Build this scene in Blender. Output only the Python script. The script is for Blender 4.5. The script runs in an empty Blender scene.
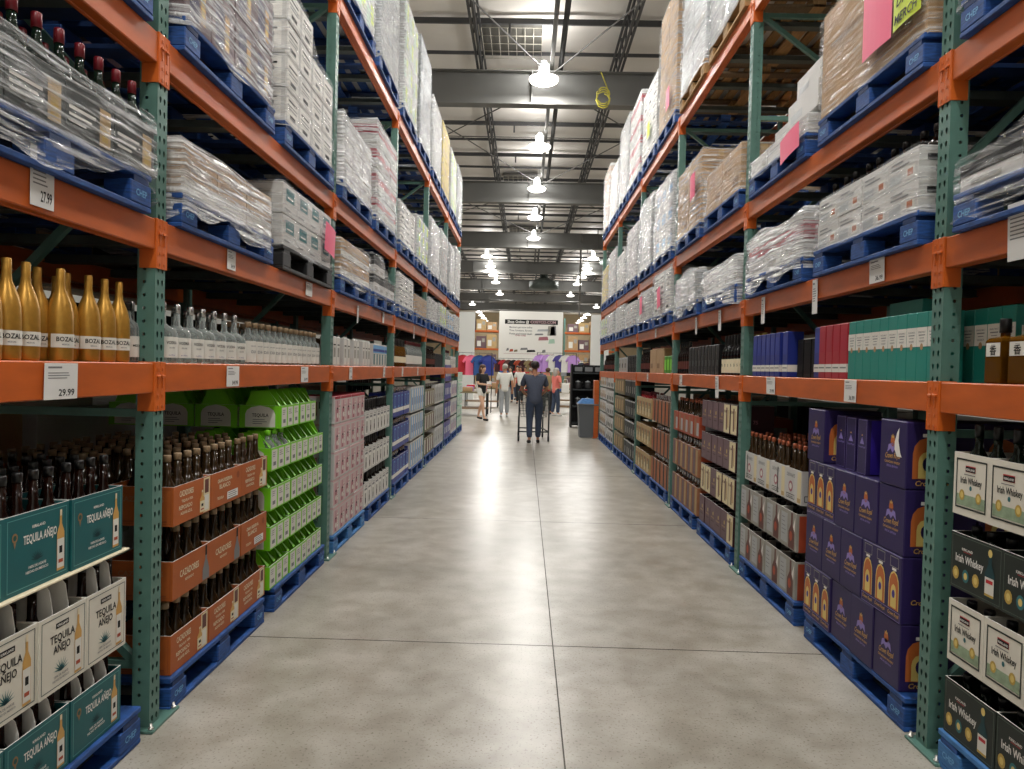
import bpy, math, random
from mathutils import Vector, Matrix, noise
random.seed(7)
PI = math.pi
SC = bpy.context.scene
COL = SC.collection
ORD = ['', 'first', 'second', 'third', 'fourth', 'fifth', 'sixth', 'seventh', 'eighth', 'ninth', 'tenth', 'eleventh', 'twelfth',
       'thirteenth', 'fourteenth', 'fifteenth', 'sixteenth', 'seventeenth', 'eighteenth', 'nineteenth', 'twentieth'] + \
      ['twenty-' + k for k in ('first', 'second', 'third', 'fourth', 'fifth', 'sixth', 'seventh', 'eighth', 'ninth')] + ['thirtieth'] + \
      ['thirty-' + k for k in ('first', 'second', 'third', 'fourth', 'fifth', 'sixth', 'seventh', 'eighth', 'ninth')]

# ------------------------------------------------------------------ materials
def lin(h):
    h = h.lstrip('#')
    return tuple(((c / 12.92) if c <= .04045 else ((c + .055) / 1.055) ** 2.4) for c in (int(h[i:i + 2], 16) / 255 for i in (0, 2, 4))) + (1,)

M = {}
def mat(name, hexc, rough=.55, metal=0, var=0.0, scale=14, bump=0.0, emit=0, spec=.5, stretch=None):
    m = bpy.data.materials.new(name); m.use_nodes = True
    nt = m.node_tree; b = nt.nodes['Principled BSDF']
    b.inputs['Base Color'].default_value = lin(hexc)
    b.inputs['Roughness'].default_value = rough
    b.inputs['Metallic'].default_value = metal
    b.inputs['Specular IOR Level'].default_value = spec
    if emit:
        b.inputs['Emission Color'].default_value = lin(hexc); b.inputs['Emission Strength'].default_value = emit
    if var or bump:
        tc = nt.nodes.new('ShaderNodeTexCoord'); mp = nt.nodes.new('ShaderNodeMapping')
        nz = nt.nodes.new('ShaderNodeTexNoise'); nz.inputs['Scale'].default_value = scale; nz.inputs['Detail'].default_value = 5
        nt.links.new(tc.outputs['Object'], mp.inputs['Vector']); nt.links.new(mp.outputs['Vector'], nz.inputs['Vector'])
        if stretch: mp.inputs['Scale'].default_value = stretch
        if var:
            cr = nt.nodes.new('ShaderNodeValToRGB'); c = lin(hexc)
            cr.color_ramp.elements[0].position = .3; cr.color_ramp.elements[1].position = .7
            cr.color_ramp.elements[0].color = tuple(x * (1 - var) for x in c[:3]) + (1,)
            cr.color_ramp.elements[1].color = tuple(min(1, x * (1 + var * .6)) for x in c[:3]) + (1,)
            nt.links.new(nz.outputs['Fac'], cr.inputs['Fac']); nt.links.new(cr.outputs['Color'], b.inputs['Base Color'])
        if bump:
            bp = nt.nodes.new('ShaderNodeBump'); bp.inputs['Strength'].default_value = bump; bp.inputs['Distance'].default_value = .01
            nt.links.new(nz.outputs['Fac'], bp.inputs['Height']); nt.links.new(bp.outputs['Normal'], b.inputs['Normal'])
    M[name] = m
    return m

def glass(name, hexc, fac=.35, rough=.05):
    """thin tinted bottle glass: transparent tint under a glossy coat"""
    m = bpy.data.materials.new(name); m.use_nodes = True
    nt = m.node_tree; n = nt.nodes
    for x in list(n):
        if x.type != 'OUTPUT_MATERIAL': n.remove(x)
    out = [x for x in n if x.type == 'OUTPUT_MATERIAL'][0]
    tr = n.new('ShaderNodeBsdfTransparent'); tr.inputs['Color'].default_value = lin(hexc)
    pb = n.new('ShaderNodeBsdfPrincipled'); pb.inputs['Base Color'].default_value = lin(hexc); pb.inputs['Roughness'].default_value = rough
    fr = n.new('ShaderNodeFresnel'); fr.inputs['IOR'].default_value = 1.5
    ad = n.new('ShaderNodeMath'); ad.operation = 'ADD'; ad.inputs[1].default_value = fac; ad.use_clamp = True
    mx = n.new('ShaderNodeMixShader')
    nt.links.new(fr.outputs[0], ad.inputs[0]); nt.links.new(ad.outputs[0], mx.inputs[0])
    nt.links.new(tr.outputs[0], mx.inputs[1]); nt.links.new(pb.outputs[0], mx.inputs[2]); nt.links.new(mx.outputs[0], out.inputs[0])
    M[name] = m

def film(name, lo, hi, tint='E2E4E6', rot=.5, rough=.16):
    """crinkled stretch film: streaks of milky gloss on clear plastic"""
    m = bpy.data.materials.new(name); m.use_nodes = True
    nt = m.node_tree; n = nt.nodes; L = nt.links
    out = [x for x in n if x.type == 'OUTPUT_MATERIAL'][0]; pb = n['Principled BSDF']
    pb.inputs['Base Color'].default_value = lin(tint); pb.inputs['Roughness'].default_value = rough; pb.inputs['Specular IOR Level'].default_value = .8
    tc = n.new('ShaderNodeTexCoord'); mp = n.new('ShaderNodeMapping')
    mp.inputs['Rotation'].default_value = (0, rot, 0); mp.inputs['Scale'].default_value = (1.3, 1.3, 26)
    nz = n.new('ShaderNodeTexNoise'); nz.inputs['Scale'].default_value = 2.4; nz.inputs['Detail'].default_value = 6; nz.inputs['Distortion'].default_value = .6
    n2 = n.new('ShaderNodeTexNoise'); n2.inputs['Scale'].default_value = 9; n2.inputs['Detail'].default_value = 4; n2.inputs['Distortion'].default_value = 1.5
    L.new(tc.outputs['Object'], mp.inputs['Vector']); L.new(mp.outputs['Vector'], nz.inputs['Vector']); L.new(tc.outputs['Object'], n2.inputs['Vector'])
    mr = n.new('ShaderNodeMapRange'); mr.inputs['From Min'].default_value = .42; mr.inputs['From Max'].default_value = .64
    mr.inputs['To Min'].default_value = lo; mr.inputs['To Max'].default_value = hi
    L.new(nz.outputs['Fac'], mr.inputs['Value'])
    ad = n.new('ShaderNodeMath'); ad.operation = 'ADD'
    L.new(nz.outputs['Fac'], ad.inputs[0]); L.new(n2.outputs['Fac'], ad.inputs[1])
    bp = n.new('ShaderNodeBump'); bp.inputs['Strength'].default_value = 1.0; bp.inputs['Distance'].default_value = .035
    L.new(ad.outputs[0], bp.inputs['Height']); L.new(bp.outputs['Normal'], pb.inputs['Normal'])
    tr = n.new('ShaderNodeBsdfTransparent'); mx = n.new('ShaderNodeMixShader')
    L.new(mr.outputs[0], mx.inputs[0]); L.new(tr.outputs[0], mx.inputs[1]); L.new(pb.outputs[0], mx.inputs[2]); L.new(mx.outputs[0], out.inputs[0])
    M[name] = m

mat('rack_orange', 'BE5A1C', .42, 0, .18, 6, 0, stretch=(.6, 1, 2.5))
mat('rack_orange_bright', 'C85F1C', .42, 0, .1, 9)
mat('rack_green', '557B71', .42, 0, .12, 10)
mat('galv', '5B6460', .5, .3, .2, 12)
mat('steel_dark', '34383A', .5, .4)
mat('bolt', 'C9C6C0', .3, .8)
mat('chep_blue', '1A4A8E', .62, 0, .5, 16, .15, stretch=(1, 1, 6))
mat('chep_blue_light', '3C74AE', .7, 0, .3, 16, .15, stretch=(1, 1, 6))
mat('chep_blue_dark', '113264', .65, 0, .25, 16)
mat('wood', 'A98557', .75, 0, .3, 10, .2, stretch=(1, 8, 1))
mat('wood_dark', '6E5A42', .8, 0, .3, 10, stretch=(1, 8, 1))
mat('black_plastic', '1B1C1E', .5)
mat('white', 'E6E4DE', .6); mat('paper', 'DEDEDC', .6); mat('cream', 'DDD2B4', .6); mat('cream_card', 'D8CBA4', .65)
mat('ink', '0D0D0F', .6, spec=.3); mat('ink_grey', '77787A', .6); mat('red', 'B8242C', .55); mat('pink', 'F2708F', .6); mat('lime_paper', 'C9DC3C', .6)
mat('kraft', 'B08F68', .75, 0, .12, 9, .08); mat('kraft_dark', '8B6C49', .75, 0, .1, 9); mat('tape', 'C7A877', .25)
mat('teal_box', '0F5B5F', .5, 0, .08, 6); mat('teal_line', '5E9C9B', .5); mat('teal_gift', '1E8276', .45, 0, .06, 6); mat('teal_dark', '0C4740', .5)
mat('tan_white', 'D9D5C8', .6, 0, .05, 7)
mat('agave', '2F6F74', .6); mat('agave_dark', '0A3A40', .6)
mat('orange_box', 'A9561F', .55, 0, .1, 8); mat('orange_dark', '8C4520', .6)
mat('lime', '76C81E', .45); mat('lime_dark', '3D8A14', .5); mat('label_white', 'D8D6CE', .5)
mat('pinkish', 'CBAAAC', .55); mat('crimson', '9E1B30', .5); mat('rose', 'A3656F', .55)
mat('royal_blue', '26378C', .5); mat('sky_blue', '6BA7D6', .5); mat('violet', '4A4288', .5); mat('mint', 'A9C9B4', .55); mat('lilac', 'B98FD0', .6)
mat('purple_box', '24164F', .5, 0, .1, 6); mat('purple_bright', '2C178A', .5); mat('gold_ink', 'C79A52', .45); mat('gold_label', 'D8C070', .5); mat('whisky_print', 'B5622C', .5); mat('lilac_ink', '8B7CC0', .5)
mat('grey_box', '9A988F', .5, 0, .12, 12); mat('maroon', '3E141F', .5, 0, .15, 10); mat('mauve_box', '6A5258', .55, 0, .15, 14); mat('brown_print', '5A2A22', .5)
mat('rust_box', 'A8472A', .55, 0, .1, 8); mat('sienna', '9E6B4B', .6, 0, .15, 9); mat('tan_box', 'B69A6B', .65, 0, .12, 9); mat('olive_box', '7E7457', .65, 0, .12, 9)
mat('black_box', '0E0F11', .5, spec=.3); mat('green_black', '16211C', .5, 0, .1, 8); mat('green_line', '55675A', .5); mat('navy', '1A2A7C', .45, 0, .08, 6); mat('red_gift', 'A01F2D', .45, 0, .08, 6)
mat('sea', '8FA387', .6, 0, .25, 30); mat('gold_coin', 'B99A45', .4); mat('yellow_box', 'BFA72C', .55); mat('silver_box', 'AEB2B4', .4, .3)
mat('gold_bottle', 'B98B3A', .34, .55, .12, 60); mat('cap_black', '0C0C0E', .35); mat('cap_maroon', '6E1420', .3); mat('cap_tan', '8F785C', .5); mat('cap_silver', 'C8C8C8', .25, .9); mat('cap_copper', 'A2583C', .35, .4)
glass('glass_dark', '1E0C06', .55); glass('glass_brown', '3A2812', .5); glass('glass_clear', 'E4EAE8', .12); glass('glass_green', '14241A', .6); glass('glass_amber', '8A5A14', .3); glass('glass_black', '0C0A0A', .7)
film('film', .04, .62); film('film_dense', .22, .86, rot=.6); film('film_steep', .08, .8, rot=.95); film('film_light', .02, .4, rot=.25)
film('film_hazy', .4, .85, 'B9BDC0', rot=1.25)
mat('card_white', 'C6C5C2', .55); mat('divider', 'E4E2DD', .6, 0, .04, 6)
mat('skin', 'B98465', .55); mat('skin_pale', 'D2A588', .55); mat('hair_dark', '241A16', .6); mat('hair_grey', 'A9A39B', .6); mat('hair_brown', '4A2E20', .6)
mat('cloth_slate', '4B5263', .85, 0, .1, 30); mat('cloth_jeans', '39455B', .85, 0, .15, 20); mat('cloth_black', '17181C', .85); mat('cloth_white', 'DAD9D2', .85, 0, .05, 20)
mat('cloth_grey', '9DA1A4', .85, 0, .08, 20); mat('cloth_coral', 'E0796F', .85); mat('cloth_olive', '8F7F5B', .85); mat('cloth_red', 'B52C36', .85); mat('cloth_blue', '2E5590', .85); mat('shoe', '1A1A1C', .6); mat('shoe_white', 'D8D8D6', .6)
mat('bin_grey', '5F6468', .55); mat('bin_blue', '1B55B5', .5); mat('wall_tan', '9B8A6E', .8, 0, .1, 1.5); mat('wall_white', 'D9DAD6', .7)
mat('joist', '3F3F40', .55); mat('girder', '6A6A67', .6, 0, .06, 2); mat('rod', '5A5956', .6, .1); mat('insul', 'E4DFD8', .55, 0, .08, .9, .35, spec=.4); mat('skylight', '514F49', .6); mat('cage', 'B9B4A6', .5)
mat('lens', 'FFFAF0', .4, emit=4); mat('lamp_tube', 'F4F6F4', .3, emit=1.6); mat('lamp_metal', 'BDBDBB', .35, .6); mat('cord_yellow', 'C7BD4A', .6)

# ------------------------------------------------------------------ lettering (curves -> flat outlines, cached)
TEXTS = ['29.99', '34.99', '24.99', '36.99', '27.99', 'CHEP', 'KIRKLAND', 'Signature', 'TEQUILA', 'AÑEJO', 'TEQUILA AÑEJO', 'HECHO EN MEXICO', '100% DE AGAVE', 'CAZADORES',
         'REPOSADO', 'BLANCO', 'TEQUILA 100%', 'AGAVE AZUL', 'BOZAL', 'MEZCAL', 'TEREMANA', 'TEQUILA', 'Irish Whiskey', 'Crown Royal', 'CANADIAN WHISKY', 'SPECIAL EDITION', "DEWAR'S", 'WHITE LABEL',
         'BLENDED SCOTCH', 'DNW', 'MERCH', 'ENJOY OUR', 'SMALLEST', 'CREATION', '香', 'Shop Online @', 'COSTCO.COM', 'VODKA', 'MX 54', 'PROPERTY', 'OF CHEP', 'WHISKY', 'D/A', 'JOHNNIE WALKER', 'RUM', '75', 'GRAN RESERVA', 'Members get more online', 'Tires, furniture, flowers', 'Photo and travel deals', 'Order today', 'SINGLE MALT', 'FRAGILE', 'THIS SIDE UP', '6 x 750 ml', 'SILVER']
TXT = {}
def _bake_text():
    obs = {}
    for s in set(TEXTS):
        cu = bpy.data.curves.new('t', 'FONT'); cu.body = s; cu.size = 1; cu.align_x = 'CENTER'; cu.resolution_u = 2; cu.offset = .018
        o = bpy.data.objects.new('t', cu); COL.objects.link(o); obs[s] = o
    dg = bpy.context.evaluated_depsgraph_get(); dg.update()
    for s, o in obs.items():
        me = bpy.data.meshes.new_from_object(o.evaluated_get(dg))
        TXT[s] = ([(v.co.x, v.co.y) for v in me.vertices], [tuple(p.vertices) for p in me.polygons], max([abs(v.co.x) for v in me.vertices] + [.1]))
        bpy.data.meshes.remove(me)
    for o in obs.values():
        cu = o.data; bpy.data.objects.remove(o); bpy.data.curves.remove(cu)
_bake_text()

# ------------------------------------------------------------------ mesh builder
class MB:
    def __init__(s): s.v = []; s.f = []; s.m = []; s.ml = []; s.sm = []
    def mi(s, m):
        if m not in s.ml: s.ml.append(m)
        return s.ml.index(m)
    def add(s, vs, fs, m, smooth=False):
        o = len(s.v); s.v += [tuple(v) for v in vs]; k = s.mi(m)
        for f in fs: s.f.append(tuple(i + o for i in f)); s.m.append(k); s.sm.append(smooth)
    def box(s, x0, x1, y0, y1, z0, z1, m):
        s.add([(x0, y0, z0), (x1, y0, z0), (x1, y1, z0), (x0, y1, z0), (x0, y0, z1), (x1, y0, z1), (x1, y1, z1), (x0, y1, z1)],
              [(0, 3, 2, 1), (4, 5, 6, 7), (0, 1, 5, 4), (1, 2, 6, 5), (2, 3, 7, 6), (3, 0, 4, 7)], m)
    def bbox(s, x0, x1, y0, y1, z0, z1, m, b=.004):
        """box with bevelled vertical and horizontal edges (chamfer b)"""
        xs, ys, zs = (x0, x1), (y0, y1), (z0, z1); V = []; idx = {}
        for i in (0, 1):
            for j in (0, 1):
                for k in (0, 1):
                    sx, sy, sz = (1, -1)[i], (1, -1)[j], (1, -1)[k]
                    for a in range(3):
                        p = [xs[i] + sx * b, ys[j] + sy * b, zs[k] + sz * b]
                        p[a] = (xs[i], ys[j], zs[k])[a]; idx[i, j, k, a] = len(V); V.append(tuple(p))
        F = []
        q = lambda *t: F.append(tuple(idx[x] for x in t))
        q((0, 0, 0, 0), (0, 0, 1, 0), (0, 1, 1, 0), (0, 1, 0, 0)); q((1, 0, 0, 0), (1, 1, 0, 0), (1, 1, 1, 0), (1, 0, 1, 0))
        q((0, 0, 0, 1), (1, 0, 0, 1), (1, 0, 1, 1), (0, 0, 1, 1)); q((0, 1, 0, 1), (0, 1, 1, 1), (1, 1, 1, 1), (1, 1, 0, 1))
        q((0, 0, 0, 2), (0, 1, 0, 2), (1, 1, 0, 2), (1, 0, 0, 2)); q((0, 0, 1, 2), (1, 0, 1, 2), (1, 1, 1, 2), (0, 1, 1, 2))
        for i in (0, 1):
            for j in (0, 1): q((i, j, 0, 0), (i, j, 0, 1), (i, j, 1, 1), (i, j, 1, 0)); q((i, 0, j, 0), (i, 0, j, 2), (i, 1, j, 2), (i, 1, j, 0)); q((0, i, j, 1), (0, i, j, 2), (1, i, j, 2), (1, i, j, 1))
        for i in (0, 1):
            for j in (0, 1):
                for k in (0, 1): q((i, j, k, 0), (i, j, k, 1), (i, j, k, 2))
        s.add(V, F, m)
    def lathe(s, prof, m, cx=0, cy=0, cz=0, n=14, capb=True, capt=True, sx=1, sy=1):
        """profile [(r, z) or (r, z, material)], smooth"""
        vs = []
        for p in prof:
            for i in range(n):
                a = 2 * PI * i / n; vs.append((cx + p[0] * math.cos(a) * sx, cy + p[0] * math.sin(a) * sy, cz + p[1]))
        base = len(s.v); s.v += vs
        for k in range(len(prof) - 1):
            mm = s.mi(prof[k + 1][2] if len(prof[k + 1]) > 2 else m)
            for i in range(n):
                j = (i + 1) % n
                s.f.append((base + k * n + i, base + k * n + j, base + (k + 1) * n + j, base + (k + 1) * n + i)); s.m.append(mm); s.sm.append(True)
        if capb: s.f.append(tuple(base + i for i in reversed(range(n)))); s.m.append(s.mi(m)); s.sm.append(False)
        if capt:
            l = len(prof) - 1; s.f.append(tuple(base + l * n + i for i in range(n))); s.m.append(s.mi(prof[l][2] if len(prof[l]) > 2 else m)); s.sm.append(False)
    def tube(s, pts, r, m, n=8, caps=True):
        pts = [Vector(p) for p in pts]; rings = []; base = len(s.v)
        for i, p in enumerate(pts):
            t = (pts[min(i + 1, len(pts) - 1)] - pts[max(i - 1, 0)]).normalized()
            up = Vector((0, 0, 1)) if abs(t.z) < .9 else Vector((1, 0, 0))
            a = t.cross(up).normalized(); b = a.cross(t).normalized()
            rr = r[i] if isinstance(r, (list, tuple)) else r
            for k in range(n):
                an = 2 * PI * k / n; s.v.append(tuple(p + a * rr * math.cos(an) + b * rr * math.sin(an)))
        k0 = s.mi(m)
        for i in range(len(pts) - 1):
            for k in range(n):
                j = (k + 1) % n
                s.f.append((base + i * n + k, base + i * n + j, base + (i + 1) * n + j, base + (i + 1) * n + k)); s.m.append(k0); s.sm.append(n > 4)
        if caps:
            s.f.append(tuple(base + k for k in reversed(range(n)))); s.m.append(k0); s.sm.append(False)
            s.f.append(tuple(base + (len(pts) - 1) * n + k for k in range(n))); s.m.append(k0); s.sm.append(False)
    def bar(s, p0, p1, w, t, m):
        """rectangular bar between two points, w wide (sideways) and t thick"""
        p0, p1 = Vector(p0), Vector(p1); d = (p1 - p0).normalized()
        up = Vector((0, 0, 1)) if abs(d.z) < .95 else Vector((0, 1, 0))
        a = d.cross(up).normalized() * w / 2; b = a.cross(d).normalized() * t / 2
        V = [p + x for p in (p0, p1) for x in (-a - b, a - b, a + b, -a + b)]
        s.add(V, [(3, 2, 1, 0), (4, 5, 6, 7), (0, 1, 5, 4), (1, 2, 6, 5), (2, 3, 7, 6), (3, 0, 4, 7)], m)
    # printing on a face frame F = (origin, ux, uz)
    def fp(s, F, a, b, lift=0):
        o, ux, uz = F; n = ux.cross(uz)
        return o + ux * a + uz * b + n * lift
    def poly(s, F, pts, m, lift=0): s.add([s.fp(F, a, b, lift) for a, b in pts], [tuple(range(len(pts)))], m)
    def rect(s, F, a0, b0, a1, b1, m, lift=0): s.poly(F, [(a0, b0), (a1, b0), (a1, b1), (a0, b1)], m, lift)
    def frame(s, F, a0, b0, a1, b1, t, m, lift=0):
        s.rect(F, a0, b0, a1, b0 + t, m, lift); s.rect(F, a0, b1 - t, a1, b1, m, lift); s.rect(F, a0, b0 + t, a0 + t, b1 - t, m, lift); s.rect(F, a1 - t, b0 + t, a1, b1 - t, m, lift)
    def disc(s, F, a, b, ra, rb, m, lift=0, n=12): s.poly(F, [(a + ra * math.cos(2 * PI * i / n), b + rb * math.sin(2 * PI * i / n)) for i in range(n)], m, lift)
    def text(s, F, t, a, b, size, m, lift=.0004, width=None, shear=0, slope=0):
        vs, fs, hw = TXT[t]; kx = size if width is None else width / (2 * hw)
        s.add([s.fp(F, a + x * kx + y * size * shear, b + y * size + x * kx * slope, lift) for x, y in vs], fs, m)
    def agave(s, F, a, b, r, m, lift=.0004):
        for k in range(9):
            an = PI * (k + .5) / 9; c, si = math.cos(an), math.sin(an); w = r * .09
            s.poly(F, [(a - si * w, b + c * w), (a + si * w, b - c * w), (a + c * r, b + si * r)], m, lift)
    def bottle_print(s, F, a, b, h, w, body='gold_ink', lab='label_white', lift=.0005):
        s.poly(F, [(a - w / 2, b), (a + w / 2, b), (a + w / 2, b + h * .62), (a + w * .16, b + h * .76), (a + w * .13, b + h), (a - w * .13, b + h), (a - w * .16, b + h * .76), (a - w / 2, b + h * .62)], body, lift)
        s.rect(F, a - w * .46, b + h * .04, a + w * .46, b + h * .52, lab, lift + .0003)
        s.rect(F, a - w * .3, b + h * .12, a + w * .3, b + h * .18, 'rust_box', lift + .0006); s.rect(F, a - w * .2, b + h * .28, a + w * .2, b + h * .40, 'ink', lift + .0006)
        s.rect(F, a - w * .13, b + h * .9, a + w * .13, b + h, 'cream', lift + .0004)
    def build(s, name, parent=None, link=True):
        me = bpy.data.meshes.new(name); me.from_pydata(s.v, [], s.f)
        for m in s.ml: me.materials.append(M[m])
        me.polygons.foreach_set('material_index', s.m); me.polygons.foreach_set('use_smooth', s.sm); me.update()
        o = bpy.data.objects.new(name, me)
        if link: COL.objects.link(o)
        if parent: child(o, parent)
        return o

KIDS = {}
def child(o, parent):
    o.parent = parent; KIDS.setdefault(parent.name, []).append(o)
    return o
V3 = Vector
def faces_of(w, d, e=.0006):
    """front, +x end and -x end frames of a carton centred on x, front at y=0"""
    return (V3((-w / 2, -e, 0)), V3((1, 0, 0)), V3((0, 0, 1))), (V3((w / 2 + e, 0, 0)), V3((0, 1, 0)), V3((0, 0, 1))), (V3((-w / 2 - e, d, 0)), V3((0, -1, 0)), V3((0, 0, 1)))

USED = {}
def tag(o, label, cat, group=None, kind=None):
    nw = len(label.split())
    if nw < 4 or nw > 16: print('LABEL LENGTH', nw, label)
    if label in USED and not (group and USED[label] == group): print('LABEL TWICE', label)
    USED[label] = group
    o['label'] = label; o['category'] = cat
    if group: o['group'] = group
    if kind: o['kind'] = kind
    return o
def empty(name, loc=(0, 0, 0)):
    o = bpy.data.objects.new(name, None); o.empty_display_size = .1; COL.objects.link(o); o.location = loc
    return o
def struct(o): o['kind'] = 'structure'; return o
def dup(o, parent=None):
    c = o.copy(); COL.objects.link(c)
    if parent: child(c, parent)
    for ch in KIDS.get(o.name, []): dup(ch, c)
    return c
class Proto:
    """first use hands out the original, later uses copies of it"""
    def __init__(s, o): s.o = o; s.fresh = True
    def get(s):
        if s.fresh: s.fresh = False; return s.o
        c = dup(s.o); c.parent = None
        for k in ('label', 'category', 'group', 'kind'):
            if k in c: del c[k]
        return c
PR = {}
def proto(key, fn):
    if key not in PR: PR[key] = Proto(fn())
    return PR[key].get()

# ------------------------------------------------------------------ layout (metres; aisle runs along +Y)
CAMH = 1.4618
XF = {-1: 1.4472, 1: 1.6106}
P0 = {-1: 2.8057, 1: 2.8444}; PITCH = 2.5158
LV = [0.0, 1.45, 2.008, 2.7236, 4.2277]
SN = {-1: 'left', 1: 'right'}
def post(side, k): return P0[side] + PITCH * k
def put(o, side, y, off, z, jit=0.0, yaw=0):
    o.location = (side * (XF[side] + off), y, z)
    o.rotation_euler = (0, 0, (PI / 2 if side < 0 else -PI / 2) + yaw + random.uniform(-jit, jit))
    return o
# ------------------------------------------------------------------ camera
cam = bpy.data.cameras.new('camera'); camo = bpy.data.objects.new('camera', cam); COL.objects.link(camo)
cam.sensor_fit = 'HORIZONTAL'; cam.sensor_width = 36; cam.lens = 716.1 / 1024 * 36; cam.clip_start = .05; cam.clip_end = 300
YAW, PITCHA, ROLL = .0178, .0222, .0246
def cdir(x, f, u):
    c, s = math.cos(PITCHA), math.sin(PITCHA); y, z = f * c + u * s, -f * s + u * c
    c, s = math.cos(YAW), math.sin(YAW); return Vector((x * c - y * s, x * s + y * c, z))
r_ = cdir(math.cos(ROLL), 0, math.sin(ROLL)); fw = cdir(0, 1, 0); up_ = r_.cross(fw)
Rm = Matrix((r_, up_, -fw)).transposed().to_4x4()
camo.matrix_world = Matrix.Translation((0, 0, CAMH)) @ Rm
SC.camera = camo

# ------------------------------------------------------------------ floor: polished concrete with saw-cut joints
def floor_material():
    m = bpy.data.materials.new('polished_concrete'); m.use_nodes = True; nt = m.node_tree; n = nt.nodes; L = nt.links; b = n['Principled BSDF']
    tc = n.new('ShaderNodeTexCoord')
    def nz(sc, det, dis=0):
        x = n.new('ShaderNodeTexNoise'); x.inputs['Scale'].default_value = sc; x.inputs['Detail'].default_value = det; x.inputs['Distortion'].default_value = dis
        L.new(tc.outputs['Object'], x.inputs['Vector']); return x
    a, c, e = nz(.9, 6, .4), nz(5, 9, .2), nz(90, 3)
    r1 = n.new('ShaderNodeValToRGB'); r1.color_ramp.elements[0].position = .32; r1.color_ramp.elements[1].position = .7
    r1.color_ramp.elements[0].color = lin('9A968C'); r1.color_ramp.elements[1].color = lin('B9B5AC')
    L.new(a.outputs['Fac'], r1.inputs['Fac'])
    r2 = n.new('ShaderNodeValToRGB'); r2.color_ramp.elements[0].position = .35; r2.color_ramp.elements[1].position = .66
    r2.color_ramp.elements[0].color = lin('DDDAD4'); r2.color_ramp.elements[1].color = (1, 1, 1, 1)
    L.new(c.outputs['Fac'], r2.inputs['Fac'])
    r3 = n.new('ShaderNodeValToRGB'); r3.color_ramp.elements[0].position = .3; r3.color_ramp.elements[1].position = .42
    r3.color_ramp.elements[0].color = lin('BDB8AE'); r3.color_ramp.elements[1].color = (1, 1, 1, 1)
    L.new(e.outputs['Fac'], r3.inputs['Fac'])
    def mul(x, y):
        k = n.new('ShaderNodeMix'); k.data_type = 'RGBA'; k.blend_type = 'MULTIPLY'; k.inputs[0].default_value = 1
        L.new(x, k.inputs[6]); L.new(y, k.inputs[7]); return k.outputs[2]
    L.new(mul(mul(r1.outputs[0], r2.outputs[0]), r3.outputs[0]), b.inputs['Base Color'])
    rr = n.new('ShaderNodeMapRange'); rr.inputs['To Min'].default_value = .265; rr.inputs['To Max'].default_value = .33
    L.new(c.outputs['Fac'], rr.inputs['Value']); L.new(rr.outputs[0], b.inputs['Roughness'])
    bp = n.new('ShaderNodeBump'); bp.inputs['Strength'].default_value = .05; bp.inputs['Distance'].default_value = .004
    L.new(c.outputs['Fac'], bp.inputs['Height']); L.new(bp.outputs['Normal'], b.inputs['Normal'])
    b.inputs['Specular IOR Level'].default_value = .42
    M['concrete'] = m
floor_material(); mat('joint', '4A463F', .8)
JX = [-14.2 + 3.6 * i for i in range(9)]; JX = [x - JX[4] + .18 for x in JX]
JY = [-2.4 + 3.08 * i for i in range(30)]
m = MB(); g = .006
xs = [-16] + sorted(JX) + [16]; ys = [-4] + JY + [88]
xs = [x for x in xs if -16 <= x <= 16]
for i in range(len(xs) - 1):
    for j in range(len(ys) - 1):
        x0, x1, y0, y1 = xs[i] + (g if i else 0), xs[i + 1] - g * 0, ys[j] + (g if j else 0), ys[j + 1]
        m.add([(x0, y0, 0), (x1, y0, 0), (x1, y1, 0), (x0, y1, 0)], [(0, 1, 2, 3)], 'concrete')
for x in xs[1:-1]: m.add([(x, -4, -.004), (x + g, -4, -.004), (x + g, 88, -.004), (x, 88, -.004)], [(0, 1, 2, 3)], 'joint')
for y in ys[1:-1]: m.add([(-16, y, -.004), (16, y, -.004), (16, y + g, -.004), (-16, y + g, -.004)], [(0, 1, 2, 3)], 'joint')
struct(m.build('floor'))

# ------------------------------------------------------------------ roof
CZ = 8.05
m = MB()
# insulation blanket sagging between purlins
ny, nx = 180, 40
vs = []
for j in range(ny + 1):
    y = -6 + 96 * j / ny
    for i in range(nx + 1):
        x = -16 + 32 * i / nx
        vs.append((x, y, CZ + .09 - .05 * abs(math.sin(PI * (y + .2) / 1.05)) + .03 * noise.noise(Vector((x * .6, y * .9, 0)))))
fs = [(j * (nx + 1) + i, (j + 1) * (nx + 1) + i, (j + 1) * (nx + 1) + i + 1, j * (nx + 1) + i + 1) for j in range(ny) for i in range(nx)]
m.add(vs, fs, 'insul', True)
struct(m.build('ceiling'))
GY = [6.0, 14.45, 22.9, 31.3, 39.7, 48.1, 56.5, 65]
for i, y in enumerate(GY):
    m = MB(); z0 = 6.74; h = .62
    m.box(-16, 16, y - .012, y + .012, z0, z0 + h, 'girder'); m.box(-16, 16, y - .13, y + .13, z0 - .02, z0, 'girder'); m.box(-16, 16, y - .13, y + .13, z0 + h, z0 + h + .02, 'girder')
    for x in range(-15, 16, 3): m.box(x - .01, x + .01, y - .12, y + .12, z0, z0 + h, 'girder')
    struct(m.build('trim_%d' % (i + 1)))
TX = [-11.6, -9, -6.35, -3.7, -1.05, 1.72, 4.4, 7.05, 9.7, 12.3]
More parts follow.
